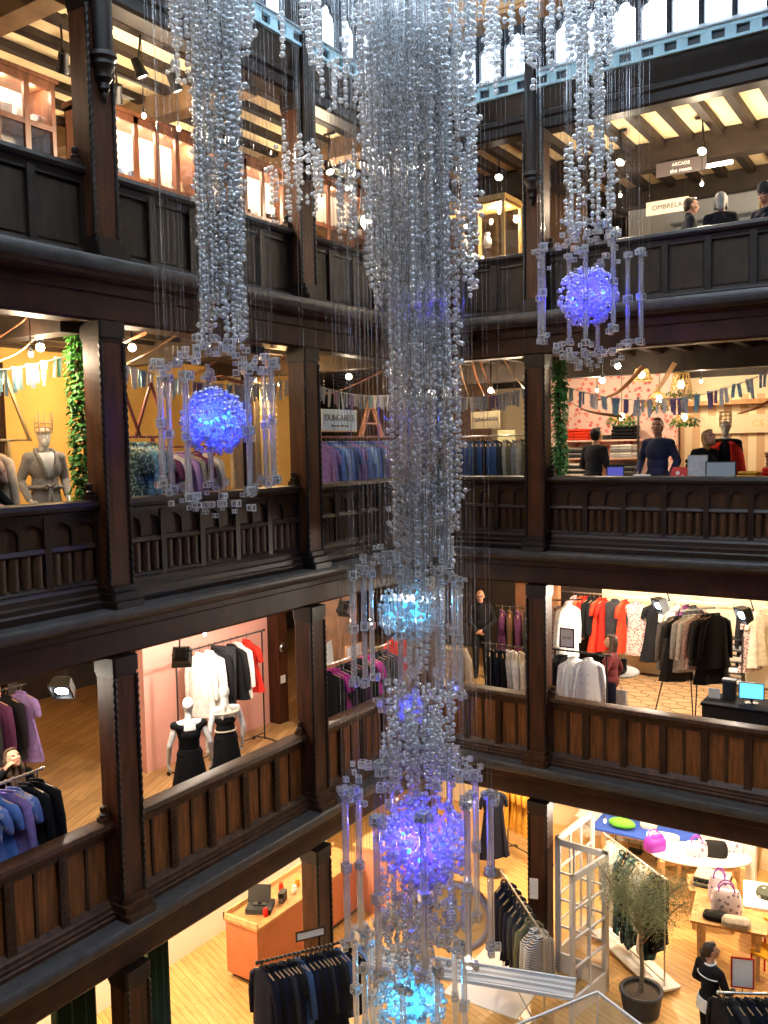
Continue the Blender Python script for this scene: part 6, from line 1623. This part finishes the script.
# white glazed doors
WHT = mat('white_painted_joinery', (.84, .82, .80), .45, noise_amt=.03, scale=4)
def leaf(t, w, h, nx, rows, M, name='door_leaf'):
    fr = MB(); fr.box(0, .09, -.02, .02, 0, h, M).box(w - .09, w, -.02, .02, 0, h, M).box(0, w, -.02, .02, h - .10, h, M).box(0, w, -.02, .02, 0, .30, M)
    for i in range(1, nx): x = .09 + (w - .18) * i / nx; fr.box(x - .014, x + .014, -.016, .016, .3, h - .1, M)
    for i in range(1, rows): z = .3 + (h - .4) * i / rows; fr.box(.09, w - .09, -.016, .016, z - .014, z + .014, M)
    o = part(name, fr, WHT, t); part('glass_pane', MB().box(.08, w - .08, -.004, .004, .28, h - .08, M), PANE, o); return o
t = thing('glazed_doors', 'white glazed double doors standing open, ground floor beside the first right post', 'doors', (2.2, .16, 0), -.08)
leaf(t, .86, 2.12, 3, 4, Matrix())
leaf(t, 1.0, 2.12, 2, 4, Matrix.Translation((.87, -.02, 0)) @ Matrix.Rotation(-PI / 2 - .12, 4, 'Z'))
leaf(t, 1.3, 2.12, 3, 4, Matrix.Translation((0, .03, 0)) @ Matrix.Rotation(PI / 2 - .02, 4, 'Z'))
part('handle', MB().bar((.80, -.06, .95), (.80, -.06, 1.15), .012), CHROME, t)
t = thing('white_display_wall', 'tall white display unit along the back of the ground floor', 'display unit', (2.6, 5.1, 0)); part('carcass', MB().box(-1.9, 1.6, 0, .05, 0, 2.4), WHT, t)
for z in (.4, .8, 1.2, 1.6): part('shelf', MB().box(-1.9, 1.6, -.25, 0, z, z + .03), WHT, t)

# olive tree in a pot
t = thing('olive_tree', 'slender olive tree in a dark round pot beside the white doors', 'tree', (3.66, -.22, 0))
part('pot', MB().lathe([(.20, 0), (.25, .03), (.30, .34), (.315, .35), (.30, .37), (.26, .36), (.25, .30), (.01, .30)], 28), mat('dark_stone_pot', (.055, .052, .055), .7, noise_amt=.3, scale=20), t)
part('soil', MB().lathe([(.25, .29), (.25, .315), (.01, .33)], 24), mat('bark_mulch', (.07, .05, .035), .9, noise_amt=.5, scale=40), t)
R = random.Random(5); BARK = mat('olive_bark', (.30, .24, .16), .8, noise_amt=.3, scale=30)
tr = MB().tube([(0, 0, .3), (.01, .01, .7), (-.015, .0, 1.05), (.0, .02, 1.35)], [.035, .030, .027, .024], 9); tips = []
for i in range(15):
    a = i * 2.4; z = 1.02 + i * .03; l_ = R.uniform(.38, .66); up_ = R.uniform(.5, 1.35)
    p0 = Vector((0, .01, min(z, 1.35))); p1 = p0 + Vector((math.cos(a) * l_ * .5, math.sin(a) * l_ * .5, l_ * up_ * .65)); p2 = p0 + Vector((math.cos(a) * l_, math.sin(a) * l_, l_ * up_ * 1.2))
    tr.tube([p0, p1, p2], [.014, .009, .005], 6); tips += [(p0.lerp(p1, .5), p1), (p1, p2)]
    for q in range(4):
        b = p1.lerp(p2, R.random()); e = b + Vector((R.gauss(0, .16), R.gauss(0, .16), R.uniform(-.05, .25))); tr.tube([b, (b + e) / 2 + Vector((0, 0, .02)), e], [.006, .004, .002], 5); tips.append((b, e))
part('trunk', tr, BARK, t)
lf = MB()
for (a, b) in tips:
    for i in range(95):
        p = a.lerp(b, R.random()) + Vector((R.gauss(0, .085), R.gauss(0, .085), R.gauss(0, .085))); s = R.uniform(.016, .026)
        M = Matrix.Translation(p) @ Matrix.Rotation(R.uniform(0, 6.28), 4, 'Z') @ Matrix.Rotation(R.uniform(-.9, .9), 4, 'Y')
        lf.add([(0, 0, 0), (s, -s * .26, .002), (s * 2.2, 0, 0), (s, s * .26, .002)], [(0, 1, 2, 3)], M)
o = part('leaves', lf, OLIVE, t, smooth=0); o['kind'] = 'stuff'

# dresses behind the tree
t = clothes_rack((2.55, 1.45, 1.75), (3.80, .45, 1.75), 0, 'long wheeled clothes rack behind the olive tree', base='wheels', m=CHROME)
part('base_board', MB().box(-.1, 1.7, -.22, .22, .07, .10), WHT, t)
rail_of((2.6, 1.41, 1.75), (3.72, .52, 1.75), 12, [('shirt', .9, 'ivory'), ('shirt', .95, 'white'), ('dress', 1.2, 'ivory'), ('dress', 1.25, 'floral night'), ('coat', 1.1, 'black'), ('dress', 1.3, 'floral night'), ('dress', 1.3, 'floral night')], 'rack behind the olive tree', 'clothes behind the olive tree', turn=.5)

# tables with bags
def table(label, p, rz, w, d, h, top, legm, oval=False, legs=True):
    t = thing('display_table', label, 'table', p, rz)
    if oval: part('table_top', MB().rings([[(w / 2 * k * math.cos(a), d / 2 * k * math.sin(a), z) for a in [2 * PI * q / 40 for q in range(40)]] for k, z in ((.98, h - .04), (1, h - .03), (1, h - .01), (.98, h))]), top, t)
    else: part('table_top', MB().box(-w / 2, w / 2, -d / 2, d / 2, h - .04, h, bev=.02), top, t)
    for x in (-w * .38, w * .38):
        for y in (-d * .34, d * .34): part('leg', MB().rings([[(x + sx * k, y + sy * k, z) for sx, sy in ((-1, -1), (1, -1), (1, 1), (-1, 1))] for k, z in ((.028, 0), (.045, h - .04))]), legm, t)
    part('apron', MB().box(-w * .38, w * .38, -d * .34, -d * .31, h - .12, h - .04).box(-w * .38, w * .38, d * .31, d * .34, h - .12, h - .04), legm, t)
    return t
table('white oval table of bags and hats, ground floor right', (3.55, 3.55, 0), .35, 1.75, .95, .82, WHT, WOODL, True)
table('honey oak table with patterned bags, ground floor right', (4.45, 1.75, 0), .15, 1.1, 1.0, .82, WOODM, WOODL)
table('white and oak table with a dark cloth, right edge of the ground floor', (5.15, 2.55, 0), .2, 1.3, .9, .86, WHT, WOODL)
table('low square oak table of folded shirts before the oval table', (3.95, 2.75, 0), .3, .8, .6, .70, WOODM, WOODL)
table('long blue-covered table at the back of the ground floor', (2.35, 4.25, 0), .02, 1.9, .8, .72, mat('ultramarine_cloth', (.02, .07, .42), .8), WOODL)
PURP = mat_spots('lilac_floral_bag', (.62, .56, .66), (.20, .16, .26), 13, .33)
VIO = mat('violet_leather', (.24, .02, .40), .45)
def handbag(label, p, rz, w, d, h, m, hm, name='handbag', handle=True):
    t = thing(name, label, 'bag', p, rz)
    part('bag_body', MB().rings([[(w / 2 * k * math.copysign(abs(math.cos(a)) ** .6, math.cos(a)), d / 2 * q * math.copysign(abs(math.sin(a)) ** .7, math.sin(a)), z) for a in [2 * PI * j / 24 for j in range(24)]] for k, q, z in ((.94, .95, 0), (1.02, 1.05, h * .2), (1, 1, h * .6), (.86, .6, h * .92), (.80, .35, h))]), m, t)
    if handle:
        for y in (-d * .2, d * .2): part('handle', MB().tube([(w * .26 * math.cos(a), y, h * .94 + h * .42 * math.sin(a)) for a in [PI * j / 12 for j in range(13)]], .011, 6), hm, t)
    return t
handbag('large lilac floral bag on the honey oak table', (4.40, 1.72, .82), .3, .46, .26, .36, PURP, VIO)
handbag('second lilac floral bag behind the large one on the honey oak table', (4.22, 2.05, .82), .1, .34, .2, .38, PURP, VIO)
handbag('lilac floral bag with a violet base on the oval table', (3.52, 3.45, .82), .4, .38, .2, .26, PURP, VIO)
handbag('violet bag at the left end of the oval table', (2.82, 3.30, .82), .9, .40, .26, .26, VIO, VIO)
handbag('lilac floral bag at the right end of the oval table', (4.02, 3.95, .82), .2, .40, .2, .26, PURP, VIO)
handbag('black slouch bag in the middle of the oval table', (3.80, 3.62, .82), .3, .42, .26, .26, FAB['black'], FAB['black'], handle=False)
handbag('black clutch bag at the near edge of the honey oak table', (4.32, 1.42, .82), .1, .40, .2, .12, FAB['black'], FAB['black'], handle=False)
handbag('grey-green soft bag at the near corner of the honey oak table', (4.62, 1.38, .82), .2, .42, .24, .14, FAB['stone'], FAB['stone'], handle=False)
handbag('dark patterned bag on the white and oak table at the right edge', (5.0, 2.55, .86), .2, .62, .4, .12, mat_spots('dark_flower_cloth', (.03, .04, .03), (.40, .42, .36), 8, .22), FAB['black'], handle=False)
t = thing('yellow_chair', 'yellow chair pushed to the honey oak table, right edge', 'chair', (5.05, 1.55, 0), -.4)
YEL = mat('yellow_paint', (.86, .46, .03), .45)
part('seat', MB().box(-.2, .2, -.2, .2, .43, .46, bev=.04), YEL, t); part('backrest', MB().box(-.2, .2, .18, .21, .55, .86, bev=.01), YEL, t)
for x in (-.17, .17):
    for y in (-.17, .17): part('leg', MB().bar((x, y, 0), (x, y, .43 if y < 0 else .58), .014), FAB['red'], t)
folded('striped folded shirt on the low square oak table', (3.95, 2.75, .70), [FAB['charcoal'], FAB['stone'], FAB['black']], 5, .55, .4, .035)
t = thing('cushion', 'bright green cushion on the blue-covered table', 'cushion', (1.95, 4.1, .72), .05); part('cover', MB().ell((0, 0, .10), (.26, .14, .10), 20, 12), mat('lime_green_cloth', (.13, .50, .035), .8), t)
handbag('white and grey bag on the blue-covered table', (2.75, 4.05, .72), .15, .60, .3, .10, mat_spots('grey_print_bag', (.66, .66, .62), (.30, .32, .30), 12, .3), FAB['grey'], handle=False)
handbag('cream bag behind the green cushion on the blue-covered table', (2.38, 4.4, .72), .1, .32, .22, .16, FAB['ivory'], FAB['ivory'], handle=False)
t = thing('white_pillar_display', 'white display pillar at the right end of the oval table', 'display stand', (4.30, 4.15, 0)); part('shaft', MB().box(-.09, .09, -.09, .09, 0, 1.25), WHT, t); part('cap', MB().box(-.11, .11, -.11, .11, 1.25, 1.28), WHT, t)
for i, (x, y) in enumerate(((1.5, 4.7), (2.0, 4.75), (2.6, 4.7), (3.1, 4.75))):
    t = thing('wire_stand', f'black wire stand behind the blue-covered table, {ORD[i]} from the left', 'stand', (x, y, 0), 0, 'wire stands at the back'); part('frame', MB().bar((-.12, 0, 0), (-.12, 0, 1.5), .010).bar((.12, 0, 0), (.12, 0, 1.5), .010).bar((-.12, 0, 1.5), (.12, 0, 1.5), .010).bar((-.12, 0, .7), (.12, 0, .7), .010), BLACK, t); part('foot', MB().box(-.15, .15, -.12, .12, 0, .015), BLACK, t)
t = thing('shelf_stand', 'pink shop bags on a stand at the far right of the ground floor', 'bags', (4.95, 4.4, 0)); part('stand', MB().box(-.3, .3, -.15, .15, 0, .75), OAK_FRAME1, t)
handbag('pink bag on the stand at the far right of the ground floor', (4.95, 4.4, .75), .1, .4, .2, .3, FAB['magenta'], FAB['magenta'])

# woman with the ponytail, red-framed sign, dark clothes
t, J, HM = figure('person', 'woman with a dark bun and a white-trimmed black top, lower right, from behind', (4.74, -.78, 0), -.55, 1.66, top=FAB['black'], bottom=FAB['black'], hair='brown', hairstyle='ponytail', female=True, yaw=-.5, pitch=-.2, pose={'eR': (.26, .04, 1.14), 'wR': (.16, .26, 1.06), 'eL': (-.27, .0, 1.13), 'wL': (-.2, .2, .98)})
b = MB().tube([(.190 * math.cos(a) , .135 * math.sin(a) - .0, 1.30) for a in [2 * PI * q / 30 for q in range(31)]], .008, 6); part('white_trim', b, FAB['white'], t)
b = MB().rings([[(r * math.cos(a), r * .76 * math.sin(a), z) for a in [2 * PI * q / 30 for q in range(30)]] for r, z in ((.215, .80), (.205, .88), (.19, .97))]); part('shirt_tail', b, FAB['white'], t)
b = MB().tube([(.078 * math.cos(a), .068 * math.sin(a) - .01, 1.47 + .012 * math.sin(a)) for a in [2 * PI * q / 24 for q in range(25)]], .014, 6); part('white_collar', b, FAB['white'], t)
card_sign('white sign in a red frame standing on the rail at the lower right', (5.18, -1.0, 1.50), .35, .24, .36, 1.25, 0, FAB['red'])
clothes_rack((5.0, -1.22, 1.30), (6.1, -.62, 1.30), 0, 'grey rail of dark jackets at the lower right corner', m=CHROME, rad=.018)
rail_of((4.95, -1.25, 1.30), (5.75, -.8, 1.30), 8, [('coat', .85, 'black'), ('coat', .85, 'charcoal'), ('coat', .85, 'black'), ('coat', .85, 'navy')], 'rail at the lower right corner', 'dark jackets at the lower right', turn=.4)

# glass cases whose lids show at the lower edge
REFLECTION_GLASS = mat_bands('painted_reflection_glass', (.62, .60, .58), (.36, .33, .32), 'Y', 3.2, .25, .5, dist=1.5)  # reflections on the glass painted as paler and darker bands
t = thing('glass_showcase', 'white-edged glass showcase with a clear lid, cut by the lower edge', 'showcase', (4.2, -3.53, 0), math.atan2(-.29, .55))
fr = MB()
for a, b in (((0, 0), (1.1, 0)), ((1.1, 0), (1.1, -1.3)), ((1.1, -1.3), (0, -1.3)), ((0, -1.3), (0, 0))):
    fr.beam((a[0], a[1], 2.3), (b[0], b[1], 2.3), .022, .022); fr.beam((a[0], a[1], 0), (a[0], a[1], 2.3), .022, .022)
part('frame', fr, WHT, t); part('lid', MB().box(.01, 1.09, -1.29, -.01, 2.29, 2.296), PANE, t)
part('glass_side', MB().box(.01, 1.09, -.012, -.006, .8, 2.28).box(.01, .016, -1.29, -.01, .8, 2.28).box(1.084, 1.09, -1.29, -.01, .8, 2.28), PANE, t); part('plinth', MB().box(0, 1.1, -1.3, 0, 0, .8), WHT, t)
t = thing('glass_screen', 'long streaked glass shelf unit across the lower edge, left of the showcase', 'showcase', (1.75, -4.20, 0), math.atan2(.70, 2.45))
part('glass_top', MB().box(0, 2.3, -.17, .17, 2.26, 2.275), REFLECTION_GLASS, t); part('edge_bar', MB().box(0, 2.3, .165, .185, 2.25, 2.29).box(0, 2.3, -.185, -.165, 2.25, 2.29).box(0, 2.3, -.03, -.02, 2.27, 2.285), WHT, t)
for x in (.03, 2.27): part('upright', MB().box(x - .02, x + .02, -.15, .15, 0, 2.26), WHT, t)

# lamps of the ground floor
for i, (p, a, lb) in enumerate((((-.62, -1.75, 2.55), (-1.6, -1.5, 1), 'black spotlight by the far left post, ground floor'),)):
    track_spot(p, a, lb, 2.95, 25)
def across(p):      # how far right of the line of sight a point stands
    v = Vector(p) - Vector((7.4, -12.404, 8.2)); return v.dot(rt) / v.dot(fw)
RANK = {}
for p, w, c in sorted(FILL_LAMPS, key=lambda q: across(q[0])):
    k = 0 if p[2] < 3 else 1 if p[2] < 6.5 else 2 if p[2] < 9.6 else 3
    RANK[p] = sum(1 for q in RANK if (0 if q[2] < 3 else 1 if q[2] < 6.5 else 2 if q[2] < 9.6 else 3) == k)
for p, w, c in FILL_LAMPS:  # fill bulbs on invented cords, added to brighten the shops
    if p[2] < 3: where, zc = 'ground floor', 2.95
    elif p[2] < 6.5: where, zc = 'lower gallery', 6.28
    elif p[2] < 9.6: where, zc = 'middle gallery', 9.72
    else: where, zc = 'top gallery', 12.92
    t = thing('pendant_or_fill_bulb', f'added fill bulb on a cord, {ORD[RANK[p]]} from the left, {where}', 'bulb', p, 0, f'added fill bulbs of the {where}')
    part('bulb', MB().ell((0, 0, 0), (.024, .024, .03), 10, 8), BULB, t, smooth=180)
    part('cord', MB().lathe([(.016, .025), (.016, .07), (.006, .08), (.006, zc - p[2])], 8), BLACK, t)
    lamp('bulb_or_fill_light', (0, 0, 0), w, LCOL[c], .038, parent=t)
